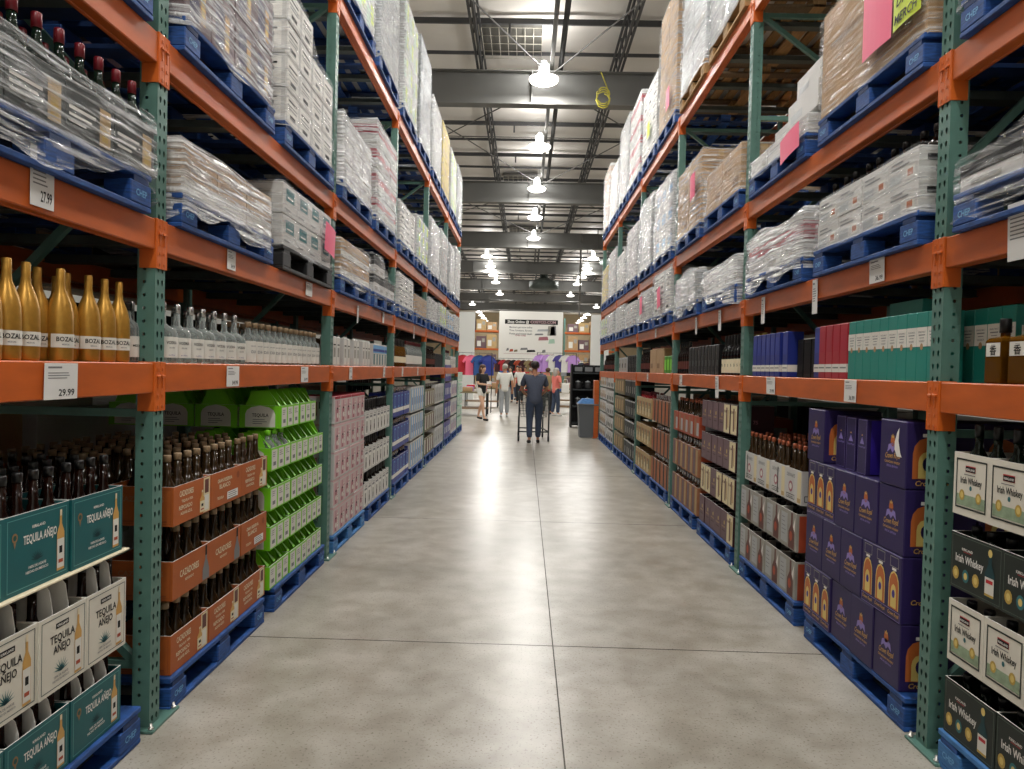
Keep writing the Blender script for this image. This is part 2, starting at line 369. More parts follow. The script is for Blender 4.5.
for q, x in enumerate(TX):       # open-web joists along the hall
    m = MB(); za, zb = 7.4, CZ - .1
    for z in (za, zb):
        for dx in (-.035, .035): m.box(x + dx - .022, x + dx + .022, 2, 70, z - .02, z + .02, 'joist')
    y = 2.0
    while y < 69.5:
        m.bar((x, y, za), (x, y + .45, zb), .025, .025, 'joist'); m.bar((x, y + .45, zb), (x, y + .9, za), .025, .025, 'joist'); y += .9
    struct(m.build('trim_%d' % (20 + q)))
m = MB()
y = 5.2; k = 0
while y < 80:                     # purlins across the hall, every second one heavier
    t = .038 if k % 2 == 0 else .018
    m.box(-16, 16, y - t * .7, y + t * .7, CZ - .06 - t * 1.6, CZ - .02, 'joist')
    if k % 2 == 0:
        for x in (-12, -8, -4.4, -.45, 3.2, 7): m.box(x - .02, x + .02, y - .03, y + .03, CZ - .3, CZ - .1, 'joist')
    y += 1.4; k += 1
struct(m.build('trim_31'))
m = MB()
for i in range(len(GY) - 1):      # thin cross-bracing rods and conduits under the deck
    a, b = GY[i], GY[i + 1]
    for x0, x1 in ((.35, -3.7), (.35, 4.4), (-7.8, -3.7), (8.4, 4.4)):
        m.tube([(x0, a + .15, 7.25), (x1, b - 2.1, 7.5)], .014, 'rod', 6); m.tube([(x1, a + .15, 7.5), (x0, b - .2, 7.25)], .014, 'rod', 6)
    m.tube([(-16, (a + b) / 2, 7.45), (16, (a + b) / 2, 7.45)], .014, 'rod', 6)
struct(m.build('trim_32'))
m = MB()                          # strut and sprinkler pipe carrying the row of lamps
m.box(.34, .42, 1, 40, 7.42, 7.5, 'rod'); m.tube([(.56, 1, 7.5), (.56, 66, 7.5)], .05, 'joist', 10)
for y in range(2, 60, 3): m.box(.37, .39, y, y + .02, 7.5, CZ - .05, 'rod')
struct(m.build('trim_33'))
for i, (x0, x1, y0, y1, lab) in enumerate([(-1.0, .17, 13.75, 15.1, 'dark skylight behind a wire guard grid, nearest in the roof'), (-.9, .25, 24.2, 25.6, 'dark skylight with wire guard above the third hanging lamp'), (-.9, .25, 33, 34.5, 'far dark skylight with wire guard high over the aisle end')]):
    e = empty('skylight', (0, 0, CZ)); tag(e, lab, 'skylight', 'skylights with wire guards')
    m = MB(); m.bbox(x0, x1, y0, y1, -.06, -.03, 'skylight'); m.build('panel', e)
    m = MB()
    for k in range(8):
        x = x0 + (x1 - x0) * k / 7; m.tube([(x, y0, -.12), (x, y1, -.12)], .007, 'cage', 5)
    for k in range(5):
        y = y0 + (y1 - y0) * k / 4; m.tube([(x0, y, -.115), (x1, y, -.115)], .007, 'cage', 5)
    m.build('wire_guard', e)
m = MB(); pts = [(1.4 + .13 * math.cos(a * .45) + .01 * math.sin(a * 3), 14.25, 6.9 + .15 * math.sin(a * .45) - .003 * a) for a in range(46)]
m.tube([(1.35, 14.3, 7.36)] + pts, .012, 'cord_yellow', 6)
tag(m.build('cable'), 'coiled yellow cable hanging from the first roof girder', 'cable')

# walls
m = MB(); m.box(-16, 16, 86, 86.2, 0, 8.2, 'wall_tan'); struct(m.build('wall_back'))
m = MB(); m.box(-16.2, -16, -4, 86.2, 0, 8.2, 'wall_white'); struct(m.build('wall_left'))
m = MB(); m.box(16, 16.2, -4, 86.2, 0, 8.2, 'wall_white'); struct(m.build('wall_right'))
m = MB(); m.box(-16, 16, -4.2, -4, 0, 8.2, 'wall_white'); struct(m.build('wall_front'))

# ------------------------------------------------------------------ hanging lamps
POWER = 118
la = bpy.data.lights.new('lamp_light', 'AREA'); la.shape = 'DISK'; la.size = .5; la.energy = POWER; la.color = (1, .975, .93)
lu = bpy.data.lights.new('lamp_uplight', 'POINT'); lu.shadow_soft_size = .1; lu.energy = POWER * .5; lu.color = (1, .98, .95)
def make_lamp():
    e = empty('hanging_lamp')
    m = MB(); m.lathe([(.02, .37), (.06, .36), (.115, .33), (.115, .31)], 'lamp_metal', n=16); m.tube([(0, 0, .37), (0, 0, .4)], .008, 'steel_dark', 6); m.build('housing', e)
    m = MB(); m.lathe([(.105, .31), (.105, .14), (.12, .1), (.2, .085)], 'lamp_tube', n=18, capb=False, capt=False); m.build('reflector', e)
    m = MB(); m.lathe([(.12, -.055), (.2, -.045), (.26, -.015), (.285, .02), (.285, .05), (.2, .09)], 'lens', n=24); m.build('lens', e)
    l = bpy.data.objects.new('lamp_light', la); COL.objects.link(l); child(l, e); l.location = (0, 0, -.07)
    l = bpy.data.objects.new('lamp_uplight', lu); COL.objects.link(l); child(l, e); l.location = (0, 0, .42)
    return e
def lamp(x, y, z, label, group, scale=1):
    o = proto('lamp', make_lamp); o.location = (x, y, z); o.scale = (scale,) * 3; tag(o, label, 'lamp', group)
HZ = 7.0
for k in range(9):  # the nearer ones hang out of view, added to light the near shelves
    y = 13.9 + 4.18 * (k - 4)
    lamp(.22, y, HZ, ('white domed lamp hung over the aisle, %s from the camera in view' % ORD[k - 3]) if k > 3 else 'unseen domed lamp added overhead to light the near shelves, %s from the back' % ORD[k + 1], 'round lamps over the middle of the aisle')
for k in range(7):
    y = 35.8 + 3.6 * k
    lamp(-2.05, y, HZ, 'small distant domed lamp in the left inner row, %s from the near end' % ORD[k + 1], 'distant lamps, left inner row')
    lamp(3.25, y, HZ, 'small distant domed lamp in the right inner row, %s from the near end' % ORD[k + 1], 'distant lamps, right inner row')
for k in range(6):
    y = 62 + 4.2 * k
    lamp(-4.7, y, HZ - .1, 'tiny far lamp in the left outer row, %s from the near end' % ORD[k + 1], 'far lamps, left outer row')
    lamp(6.0, y, HZ - .1, 'tiny far lamp in the right outer row, %s from the near end' % ORD[k + 1], 'far lamps, right outer row')
for sx, nm in ((-5.2, 'left'), (5.75, 'right')):  # unseen lamps added over the side aisles for ambient light
    for k in range(5):
        lamp(sx, 1.4 + 6 * k, HZ, 'unseen domed lamp added for light over the %s next aisle, %s from the front' % (nm, ORD[k + 1]), 'unseen added lamps over the next aisle to the ' + nm)
# ------------------------------------------------------------------ pallet racks
PH = 4.26
def holed(mb, x0, x1, z0, z1, holes, fn, m):
    """a strip cell (x0..x1, z0..z1) with polygon holes [(cx, cz, rx, rz, tear)] side by side; fn maps (a, z) to 3D"""
    n = len(holes); w = (x1 - x0) / n
    for i, (cx, cz, rx, rz, tear) in enumerate(holes):
        a0, a1 = x0 + w * i, x0 + w * (i + 1)
        outer = [(a0, z0), ((a0 + a1) / 2, z0), (a1, z0), (a1, (z0 + z1) / 2), (a1, z1), ((a0 + a1) / 2, z1), (a0, z1), (a0, (z0 + z1) / 2)]
        k = .45 if tear else 1
        inner = [(cx - rx * .7 * k, cz - rz * .8), (cx, cz - rz), (cx + rx * .7 * k, cz - rz * .8), (cx + rx, cz + rz * .15), (cx + rx * .75, cz + rz * .8), (cx, cz + rz), (cx - rx * .75, cz + rz * .8), (cx - rx, cz + rz * .15)]
        mb.add([fn(*p) for p in outer + inner], [(j, (j + 1) % 8, 8 + (j + 1) % 8, 8 + j) for j in range(8)], m)
def make_post():
    e = MB(); W, D, st = .038, .07, .0508
    n = int(PH / st)
    for k in range(n):
        z0, z1 = k * st + .012, (k + 1) * st + .012; zc = (z0 + z1) / 2
        holed(e, -W, W, z0, z1, [(-.016, zc, .0075, .013, 1), (.016, zc, .0075, .013, 1)], lambda a, z: (a, 0, z), 'rack_green')
        holed(e, 0, D, z0, z1, [(.042, zc, .0065, .0065, 0)], lambda a, z: (W, a, z), 'rack_green')
        holed(e, 0, D, z0, z1, [(.042, zc, .0065, .0065, 0)], lambda a, z: (-W, D - a if False else a, z), 'rack_green')
    z1 = n * st + .012
    e.add([(-W, D, .012), (-W * .35, D, .012), (-W * .35, D, z1), (-W, D, z1), (W, D, .012), (W * .35, D, .012), (W * .35, D, z1), (W, D, z1)], [(0, 1, 2, 3), (4, 5, 6, 7)], 'rack_green')
    e.add([(-W, 0, .012), (W, 0, .012), (W, D, .012), (-W, D, .012)], [(0, 1, 2, 3)], 'rack_green')
    e.add([(-W, 0, z1), (W, 0, z1), (W, D, z1), (-W, D, z1)], [(0, 1, 2, 3)], 'rack_green')
    o = e.build('upright_post')
    b = MB(); b.bbox(-.07, .15, -.03, .12, 0, .012, 'rack_green', .002)
    for x, y in ((-.052, -.014), (.13, -.014), (.13, .1)): b.lathe([(.011, .012), (.011, .019), (.005, .019), (.005, .035)], 'bolt', x, y, 0, 6)
    b.build('base_plate', o)
    return o
def make_rear_post():
    e = MB(); W = .038
    e.bbox(-W, W, 0, .07, 0, PH, 'rack_green', .004)
    return e.build('upright_post')
def make_connector():
    m = MB()            # wraps half of the post: front leaf, side leaf, hooks and lock
    m.bbox(-.0365, .0, -.006, .0, -.19, .004, 'rack_orange_bright', .0015)
    m.bbox(-.0425, -.0385, -.006, .062, -.19, .004, 'rack_orange_bright', .0015)
    for z in (-.02, -.125, -.168): m.bbox(-.022, -.012, -.0085, -.006, z - .012, z, 'rack_orange', .001)
    m.bbox(-.03, -.004, -.013, -.006, -.058, -.048, 'rack_orange_bright', .002); m.bbox(-.022, -.014, -.0095, -.006, -.1, -.058, 'rack_orange', .001)
    m.lathe([(.006, 0), (.006, .006)], 'bolt', 0, 0, 0, 8)
    for i in range(16, 0, -1): pass
    o = m.build('beam_connector')
    return o
def make_beam(front):
    L = PITCH - .09
    m = MB()
    m.bbox(-L / 2, L / 2, -.002, .042, -.118, 0, 'rack_orange', .004)
    m.bbox(-L / 2, L / 2, .042, .06, -.118, -.04, 'rack_orange', .003)
    o = m.build('load_beam')
    if front:
        a = make_connector(); child(a, o); a.location = (L / 2 + .0425 + .0025, 0, 0)
        b = dup(a, o); b.location = (-L / 2 - .0425 - .0025, 0, 0); b.scale = (-1, 1, 1)
    return o
RD = 1.07
def make_brace():
    m = MB(); d0, d1 = .07, RD
    for z in (.25, 1.25, 2.3, 3.35, 4.1): m.box(-.016, .016, d0, d1, z - .016, z + .016, 'rack_green')
    for i, (za, zb) in enumerate(((.25, 1.25), (1.25, 2.3), (2.3, 3.35), (3.35, 4.1))):
        a, b = (d0, d1) if i % 2 == 0 else (d1, d0)
        m.bar((0, a, za), (0, b, zb), .03, .03, 'rack_green')
    return m.build('frame_brace')
def make_support():
    m = MB(); m.bbox(-.025, .025, .03, RD + .03, -.045, -.002, 'galv', .003); m.box(-.04, .04, .03, RD + .03, -.047, -.043, 'galv')
    return m.build('pallet_support')
def make_deck():
    m = MB(); L = PITCH - .1
    for k in range(8):
        y = .05 + k * .125
        m.bbox(-L / 2, L / 2, y, y + .118, -.022, -.002, 'wood_dark', .002)
    return m.build('shelf_deck')
NB = 6
for side in (-1, 1):
    rk = empty('pallet_rack', (side * XF[side], post(side, 0), 0)); rk.rotation_euler = (0, 0, 0)
    tag(rk, 'green and orange steel pallet rack running along the %s side of the aisle' % SN[side], 'rack')
    def fit(o, y, off, z):
        child(o, rk) if o.parent is None else None
        put(o, side, y, off, z); o.location.x -= side * XF[side]; o.location.y -= post(side, 0)
    for k in range(-1, NB):
        y = post(side, k)
        fit(proto('post', make_post), y, 0, 0)
        fit(proto('rpost', make_rear_post), y, RD, 0)
        fit(proto('brace', make_brace), y, 0, 0)
    for k in range(-1, NB - 1):
        y = post(side, k) + PITCH / 2
        for l in range(1, 5):
            fit(proto('beam', lambda: make_beam(True)), y, 0, LV[l])
            r = proto('rbeam', lambda: make_beam(False)); fit(r, y, RD + .03, LV[l])
            if l == 1: fit(proto('deck', make_deck), y, 0, LV[l])
            else:
                for q in range(4): fit(proto('support', make_support), y - .9 + q * .6, 0, LV[l])

# ------------------------------------------------------------------ pallets
def pallet_shapes(w, d, c1, c2, text=True):
    deck = MB()
    for k in range(8):
        y = k * (d - .1) / 7
        deck.bbox(-w / 2, w / 2, y, y + (.1 if k in (0, 7) else .085), .118, .14, c1, .003)
    for x in (-w / 2 + .07, 0, w / 2 - .07): deck.box(x - .05, x + .05, .001, d - .001, .098, .118, c2)
    base = MB()
    for y in (0, d / 2 - .05, d - .1): base.bbox(-w / 2, w / 2, y, y + .1, 0, .02, c1, .003)
    for x in (-w / 2 + .05, w / 2 - .05): base.box(x - .05, x + .05, .1, d - .1, .001, .019, c2)
    blk = []
    for x in (-w / 2 + .072, 0, w / 2 - .072):
        for y in (0, d / 2 - .05, d - .1):
            b = MB(); b.bbox(-.07, .07, 0, .1, 0, .078, c1, .004)
            if text and y == 0 and x: b.text((V3((-.07, -.0008, 0)), V3((1, 0, 0)), V3((0, 0, 1))), 'CHEP', .07, .028, .034, 'sky_blue', width=.075)
            blk.append((b, x, y))
    return deck, base, blk
def make_pallet(w=1.06, d=1.12, c1='chep_blue', c2='chep_blue_dark', name='pallet', text=True):
    deck, base, blk = pallet_shapes(w, d, c1, c2, text)
    e = empty(name)
    deck.build('deck', e); base.build('base_boards', e); first = {}
    for b, x, y in blk:
        key = (y == 0 and x != 0)
        if key in first: o = first[key].copy(); COL.objects.link(o); child(o, e)
        else: o = b.build('block', e); first[key] = o
        o.location = (x, y, .02)
    return e
def make_small_pallet(w=1.06, d=1.12, c1='chep_blue', c2='chep_blue_dark', name='pallet'):
    deck, base, blk = pallet_shapes(w, d, c1, c2, False)
    for b, x, y in blk:
        k0 = len(deck.v); deck.v += [(a + x, c + y, z + .02) for a, c, z in b.v]; k = deck.mi(c1)
        for f in b.f: deck.f.append(tuple(i + k0 for i in f)); deck.m.append(k); deck.sm.append(False)
    k0 = len(deck.v); deck.v += base.v
    for f, mm in zip(base.f, base.m): deck.f.append(tuple(i + k0 for i in f)); deck.m.append(deck.mi(base.ml[mm])); deck.sm.append(False)
    return deck.build(name)
LEVN = ['floor', 'first beam', 'second beam', 'third beam', 'top beam']
def half_y(side, k, h): return post(side, k) + (.64, 1.86)[h]
def bayname(side, k, h):
    """a findable place along the rack, told by the green posts counted away from the camera"""
    return 'nearest camera' if k < 0 else ('beyond %s post' % ORD[k + 1] if h == 0 else 'before %s post' % ORD[k + 2])
def pallet(side, k, h, lev, kind='blue', w=1.06, dy=0, off=-.012):
    key = {'blue': ('chep_blue', 'chep_blue_dark'), 'light': ('chep_blue_light', 'chep_blue'), 'wood': ('wood', 'wood_dark'), 'black': ('black_plastic', 'black_plastic')}[kind]
    near = k < 2 and lev < 4
    if near: o = proto(('pal', kind, w), lambda: make_pallet(w, 1.12, key[0], key[1], 'pallet', kind in ('blue', 'light')))
    else: o = proto(('spal', kind, w), lambda: make_small_pallet(w, 1.12, key[0], key[1], 'pallet'))
    put(o, side, half_y(side, k, h) + dy, off if lev == 0 else -.03, LV[lev] + .0005, .006)
    nm = {'blue': 'blue wooden', 'light': 'faded blue wooden', 'wood': 'bare wooden', 'black': 'black plastic'}[kind]
    tag(o, '%s pallet on %s rack %s, %s' % (nm, SN[side], LEVN[lev], bayname(side, k, h)), 'pallet', 'pallets in the %s rack' % SN[side])
    return o
# ------------------------------------------------------------------ bottles
PROF = {
    'tequila': ([(.030, 0), (.0345, .006), (.0345, .165), (.031, .195), (.019, .222), (.0135, .24), (.0125, .314)], [(.0142, .312), (.0142, .338), (.012, .341)]),
    'squat': ([(.036, 0), (.042, .006), (.042, .12), (.039, .145), (.024, .175), (.0165, .19), (.0145, .262)], [(.0165, .26), (.0165, .284), (.015, .288)]),
    'flask': ([(.052, 0), (.058, .008), (.058, .12), (.05, .142), (.024, .155), (.014, .165), (.0125, .215)], [(.0135, .213), (.0135, .25), (.011, .253)]),
    'round': ([(.036, 0), (.0425, .008), (.0425, .13), (.037, .15), (.018, .165), (.0145, .175), (.0145, .2)], [(.0175, .198), (.0175, .225), (.016, .228)]),
    'tall': ([(.033, 0), (.038, .006), (.038, .19), (.034, .21), (.017, .24), (.0135, .255), (.0135, .285)], [(.0155, .283), (.0155, .325), (.013, .329)]),
    'wine': ([(.033, 0), (.037, .005), (.037, .17), (.030, .205), (.0165, .235), (.014, .25), (.0135, .29)], [(.0155, .22), (.0152, .322), (.012, .326)]),
    'square': ([(.034, 0), (.041, .004), (.041, .148), (.035, .158), (.015, .166), (.0145, .185)], [(.0185, .178), (.0185, .224), (.017, .227)]),
    'gold': ([(.035, 0), (.038, .006), (.0385, .12), (.037, .155), (.031, .185), (.022, .21), (.0145, .23), (.0125, .25), (.0125, .292), (.0105, .295)], None),
}
def cyl_patch(mb, r, z0, z1, a, m, n=8):
    vs = []
    for i in range(n + 1):
        t = -a + 2 * a * i / n; vs += [(r * math.sin(t), -r * math.cos(t), z0), (r * math.sin(t), -r * math.cos(t), z1)]
    mb.add(vs, [(2 * i, 2 * i + 2, 2 * i + 3, 2 * i + 1) for i in range(n)], m, True)
def cyl_text(mb, r, t, zc, size, m, width=None):
    vs, fs, hw = TXT[t]; kx = size if width is None else width / (2 * hw)
    mb.add([(r * math.sin(x * kx / r), -r * math.cos(x * kx / r), zc + y * size) for x, y in vs], fs, m)
def make_bottle(kind, glassm, capm, lab=None, parts=True, n=14):
    """lab = (z0, z1, half angle, material, [(text, z, size, width, ink)])"""
    body, cap = PROF[kind]
    nn = 4 if kind == 'square' else n
    m = MB()
    if kind == 'square':
        m.lathe([(r * 1.414 if z < .16 else r, z) for r, z in body], glassm, n=4)
        m.v = [(x * math.cos(PI / 4) - y * math.sin(PI / 4), x * math.sin(PI / 4) + y * math.cos(PI / 4), z) for x, y, z in m.v]; m.sm = [False] * len(m.sm)
    else: m.lathe(body, glassm, n=n)
    c = MB(); l = MB(); rr = max(r for r, z in body)
    if cap: c.lathe(cap, capm, n=max(8, n - 2))
    if lab:
        z0, z1, a, lm, tx = lab
        if kind == 'square':
            F = (V3((-rr, -rr - .0009, 0)), V3((1, 0, 0)), V3((0, 0, 1))); l.rect(F, rr * .12, z0, rr * 1.88, z1, lm)
            for t, z, s, w, ink in tx: l.text(F, t, rr, z, s, ink, width=w)
        else:
            cyl_patch(l, rr + .0008, z0, z1, a, lm)
            for t, z, s, w, ink in tx: cyl_text(l, rr + .0014, t, z, s, ink, w)
    if parts:
        o = m.build('bottle')
        if cap: c.build('cap', o)
        if lab: l.build('label', o)
        return o
    for q in (c, l):
        for mm in q.ml: m.mi(mm)
        k0 = len(m.v); m.v += q.v
        for f, i, s in zip(q.f, q.m, q.sm): m.f.append(tuple(x + k0 for x in f)); m.m.append(m.mi(q.ml[i])); m.sm.append(s)
    return m.build('bottle')

# ------------------------------------------------------------------ cartons
def tray(mb, w, d, h, m, inner, t=.004):
    mb.box(-w / 2, w / 2, 0, t, 0, h, m); mb.box(-w / 2, w / 2, d - t, d, 0, h, m)
    mb.box(-w / 2, -w / 2 + t, t, d - t, 0, h, m); mb.box(w / 2 - t, w / 2, t, d - t, 0, h, m)
    mb.box(-w / 2 + t, w / 2 - t, t, d - t, 0, t, inner)
    for s in (-1, 1):            # raw board showing along the cut rim
        mb.box(s * (w / 2 - t / 2) - t * .3, s * (w / 2 - t / 2) + t * .3, 0, d, h, h + .0006, 'divider')
    mb.box(-w / 2, w / 2, 0, t * .7, h, h + .0006, 'divider')
def shut(mb, w, d, h, m, tape=None):
    mb.bbox(-w / 2, w / 2, 0, d, 0, h, m, .004)
    mb.box(-w / 2 + .005, w / 2 - .005, d / 2 - .001, d / 2 + .001, h - .0005, h + .0006, 'ink_grey')
    if tape:
        mb.box(-w / 2 - .0006, w / 2 + .0006, d / 2 - .025, d / 2 + .025, h, h + .0008, tape)
        for F in faces_of(w, d)[1:]: mb.rect(F, d / 2 - .025, h - .06, d / 2 + .025, h, tape, .0003)
def scribble(mb, F, a0, a1, b, n, dy, ink, lift=.0004, t=.004):
    rnd = random.Random(int(a0 * 1000) + n)
    for i in range(n): mb.rect(F, a0, b - i * dy, a0 + (a1 - a0) * rnd.uniform(.6, 1), b - i * dy + t, ink, lift)
CROWN = [(-.5, 0), (.5, 0), (.62, .55), (.3, .3), (0, .8), (-.3, .3), (-.62, .55)]
def crown(mb, F, a, b, s, m, lift=.0005): mb.poly(F, [(a + x * s, b + y * s) for x, y in CROWN], m, lift)

def teal_carton(v=0):
    w, d, h = .288, .215, .232 - (.03 if v else 0); m = MB(); tray(m, w, d, h, 'teal_box', 'kraft_dark')
    for F, ww in zip(faces_of(w, d), (w, d, d)):
        m.frame(F, .012, .012, ww - .012, h - .012, .0022, 'teal_line')
        m.disc(F, .042, h * .72, .012, .014, 'kraft_dark', .0003); m.disc(F, .042, h * .72, .007, .008, 'teal_dark', .0006); m.poly(F, [(.037, h * .66), (.047, h * .66), (.042, h * .58)], 'kraft_dark', .0003)
        m.text(F, 'KIRKLAND', ww * .5, h * .78, .012, 'white')
        m.text(F, 'TEQUILA AÑEJO', ww * .53, h * .6, .036, 'white', width=ww * .52)
        m.agave(F, ww * .48, h * .36, .032, 'agave_dark'); m.text(F, '100% DE AGAVE', ww * .48, h * .27, .011, 'white'); m.text(F, 'HECHO EN MEXICO', ww * .48, h * .21, .011, 'white')
        m.bottle_print(F, ww - .042, h * .09, h * .82, .036)
    return m.build('carton')
def fins(o, w, d, h, top, n):
    """white divider panels standing up out of an open carton, cut on a slant"""
    m = MB()
    for i in range(1, n):
        x = -w / 2 + w * i / n
        pts = [(.008, h * .5), (d - .012, h * .5), (d - .012, top), (.05, top), (.022, top - .03), (.012, h + .01)]
        for s in (-.0012, .0012): m.add([(x + s, a, b) for a, b in pts], [tuple(range(len(pts)))], 'divider')
        m.add([(x + s, a, b) for a, b in pts for s in (-.0012, .0012)], [(2 * i, 2 * i + 1, 2 * ((i + 1) % 6) + 1, 2 * ((i + 1) % 6)) for i in range(6)], 'divider')
    m.build('divider', o)
def white_tequila_carton():
    w, d, h = .234, .29, .245; m = MB(); tray(m, w, d, h, 'tan_white', 'divider')
    for F, ww in zip(faces_of(w, d), (w, d, d)):
        m.frame(F, .010, .012, ww - .010, h - .012, .0024, 'agave_dark')
        m.rect(F, ww * .33, h * .80, ww * .6, h * .87, 'ink'); m.text(F, 'KIRKLAND', ww * .465, h * .82, .011, 'white', .0008)
        m.text(F, 'TEQUILA', ww * .47, h * .63, .035, 'ink', width=ww * .52); m.text(F, 'AÑEJO', ww * .46, h * .49, .035, 'ink', width=ww * .36)
        m.agave(F, ww * .44, h * .24, .04, 'agave'); m.agave(F, ww * .44, h * .24, .024, 'agave_dark', .0007); m.text(F, '100% DE AGAVE', ww * .44, h * .17, .01, 'ink_grey'); m.text(F, 'HECHO EN MEXICO', ww * .44, h * .12, .009, 'ink_grey')
        m.bottle_print(F, ww - .045, h * .07, h * .85, .036)
    o = m.build('carton'); fins(o, w, d, h, .346, 3); return o
def teal_finned():
    o = teal_carton(1); fins(o, .288, .215, .2, .275, 4); return o
def orange_carton(v):
    w, d, h = .358, .272, .165; m = MB(); tray(m, w, d, h, 'orange_box', 'kraft_dark')
    F, A, B = faces_of(w, d)
    def photo(F, a0, a1):
        m.rect(F, a0, .004, a1, h - .004, 'cream_card', .0002); m.rect(F, a0 + .012, h * .55, a1 - .012, h - .012, 'brown_print', .0006); m.rect(F, a0 + .012, h * .08, a1 - .012, h * .5, 'label_white', .0006)
        m.bottle_print(F, a0 - .012, .008, h * .62, .05, 'gold_ink', 'cream', .0006)
    if v == 0:
        m.text(F, 'CAZADORES', w * .32, h * .7, .034, 'cream', width=w * .36); m.text(F, 'TEQUILA 100%', w * .34, h * .54, .016, 'cream'); m.text(F, 'REPOSADO', w * .3, h * .36, .024, 'cream'); m.text(F, 'AGAVE AZUL', w * .32, h * .22, .018, 'cream')
        photo(F, w * .78, w * .96)
    elif v == 1:
        m.text(F, 'GRAN RESERVA', w * .42, h * .68, .024, 'cream'); m.text(F, 'BLANCO', w * .42, h * .5, .03, 'cream', width=w * .35); m.rect(F, w * .5, h * .1, w * .86, h * .33, 'paper', .0003); scribble(m, F, w * .53, w * .83, h * .27, 4, .01, 'ink_grey'); m.text(F, 'TEQUILA', w * .28, h * .2, .018, 'cream')
        m.disc(F, w * .86, h * .74, .018, .018, 'orange_dark', .0003)
    else:
        m.text(F, 'CAZADORES', w * .42, h * .5, .04, 'cream', width=w * .5); m.text(F, 'REPOSADO', w * .42, h * .34, .016, 'cream')
        m.poly(F, [(w * .78, .004), (w * .97, .004), (w * .97, h * .3), (w * .9, h * .6), (w * .9, h * .95), (w * .85, h * .95), (w * .85, h * .6), (w * .78, h * .32)], 'ink_grey', .0004); m.rect(F, w * .85, h * .7, w * .9, h * .97, 'ink', .0007)
    for E in (A, B):
        m.text(E, 'CAZADORES', d * .5, h * .62, .032, 'sienna', width=d * .7); m.rect(E, d * .1, h * .1, d * .9, h * .14, 'orange_dark'); m.frame(E, .01, .01, d - .01, h - .01, .002, 'orange_dark')
    return m.build('carton')
def arch(mb, F, a, b, w, h, m, lift=.0004):
    pts = [(a - w / 2, b), (a + w / 2, b), (a + w / 2, b + h * .6)] + [(a + w / 2 * math.cos(t), b + h * .6 + h * .4 * math.sin(t)) for t in (PI * .15, PI * .3, PI * .5, PI * .7, PI * .85)] + [(a - w / 2, b + h * .6)]
    mb.poly(F, pts, m, lift)
def green_tray(nf=3, peaks=True):
    w, d, h = .112 * nf + .006, .25, .135; m = MB(); tray(m, w, d, h, 'lime', 'lime_dark')
    F, A, B = faces_of(w, d)
    for i in range(nf):
        a = (i + .5) * w / nf; m.rect(F, a - .046, .008, a + .046, h - .012, 'label_white'); scribble(m, F, a - .03, a + .03, h - .03, 3, .012, 'ink_grey', .0008); m.rect(F, a - .022, .03, a + .022, .052, 'ink_grey', .0008)
    for E in (A, B): arch(m, E, d * .5, .006, d * .72, h * .95, 'label_white'); m.text(E, 'TEQUILA', d * .5, h * .5, .028, 'ink', .001, d * .4); scribble(m, E, d * .32, d * .68, h * .36, 3, .012, 'ink_grey', .001)
    o = m.build('carton')
    if peaks:
        q = MB()                    # green carry-pack gables standing above the tray
        for i in range(nf + 1):
            x = max(-w / 2 + .006, min(w / 2 - .006, -w / 2 + i * w / nf))
            q.add([(x - .002, .012, h * .6), (x - .002, d - .012, h * .6), (x - .002, d * .72, h + .088), (x - .002, d * .3, h + .088), (x + .002, .012, h * .6), (x + .002, d - .012, h * .6), (x + .002, d * .72, h + .088), (x + .002, d * .3, h + .088)],
                  [(0, 1, 2, 3), (7, 6, 5, 4), (0, 4, 5, 1), (1, 5, 6, 2), (2, 6, 7, 3), (3, 7, 4, 0)], 'lime')
            if i < nf:
                x2 = x + w / nf * .4
                q.add([(x, .014, h), (x2, .02, h), (x, d * .3, h + .085)], [(0, 1, 2)], 'lime')
        q.build('divider', o)
    return o
def generic(w, d, h, base, panels=(), texts=(), ends=(), open_top=False, name='carton', inner='kraft_dark', tape=None):
    """panels: (a0, b0, a1, b1, material) as fractions of the front; ends likewise on both end faces"""
    m = MB()
    tray(m, w, d, h, base, inner) if open_top else shut(m, w, d, h, base, tape)
    F, A, B = faces_of(w, d)
    for i, (a0, b0, a1, b1, mm) in enumerate(panels): m.rect(F, a0 * w, b0 * h, a1 * w, b1 * h, mm, .0002 + .0003 * i)
    for t, a, b, s, wd, ink in texts: m.text(F, t, a * w, b * h, s, ink, .0002 + .0003 * (len(panels) + 1), wd * w if wd else None)
    for E in (A, B):
        for i, (a0, b0, a1, b1, mm) in enumerate(ends): m.rect(E, a0 * d, b0 * h, a1 * d, b1 * h, mm, .0002 + .0003 * i)
    return m.build(name)
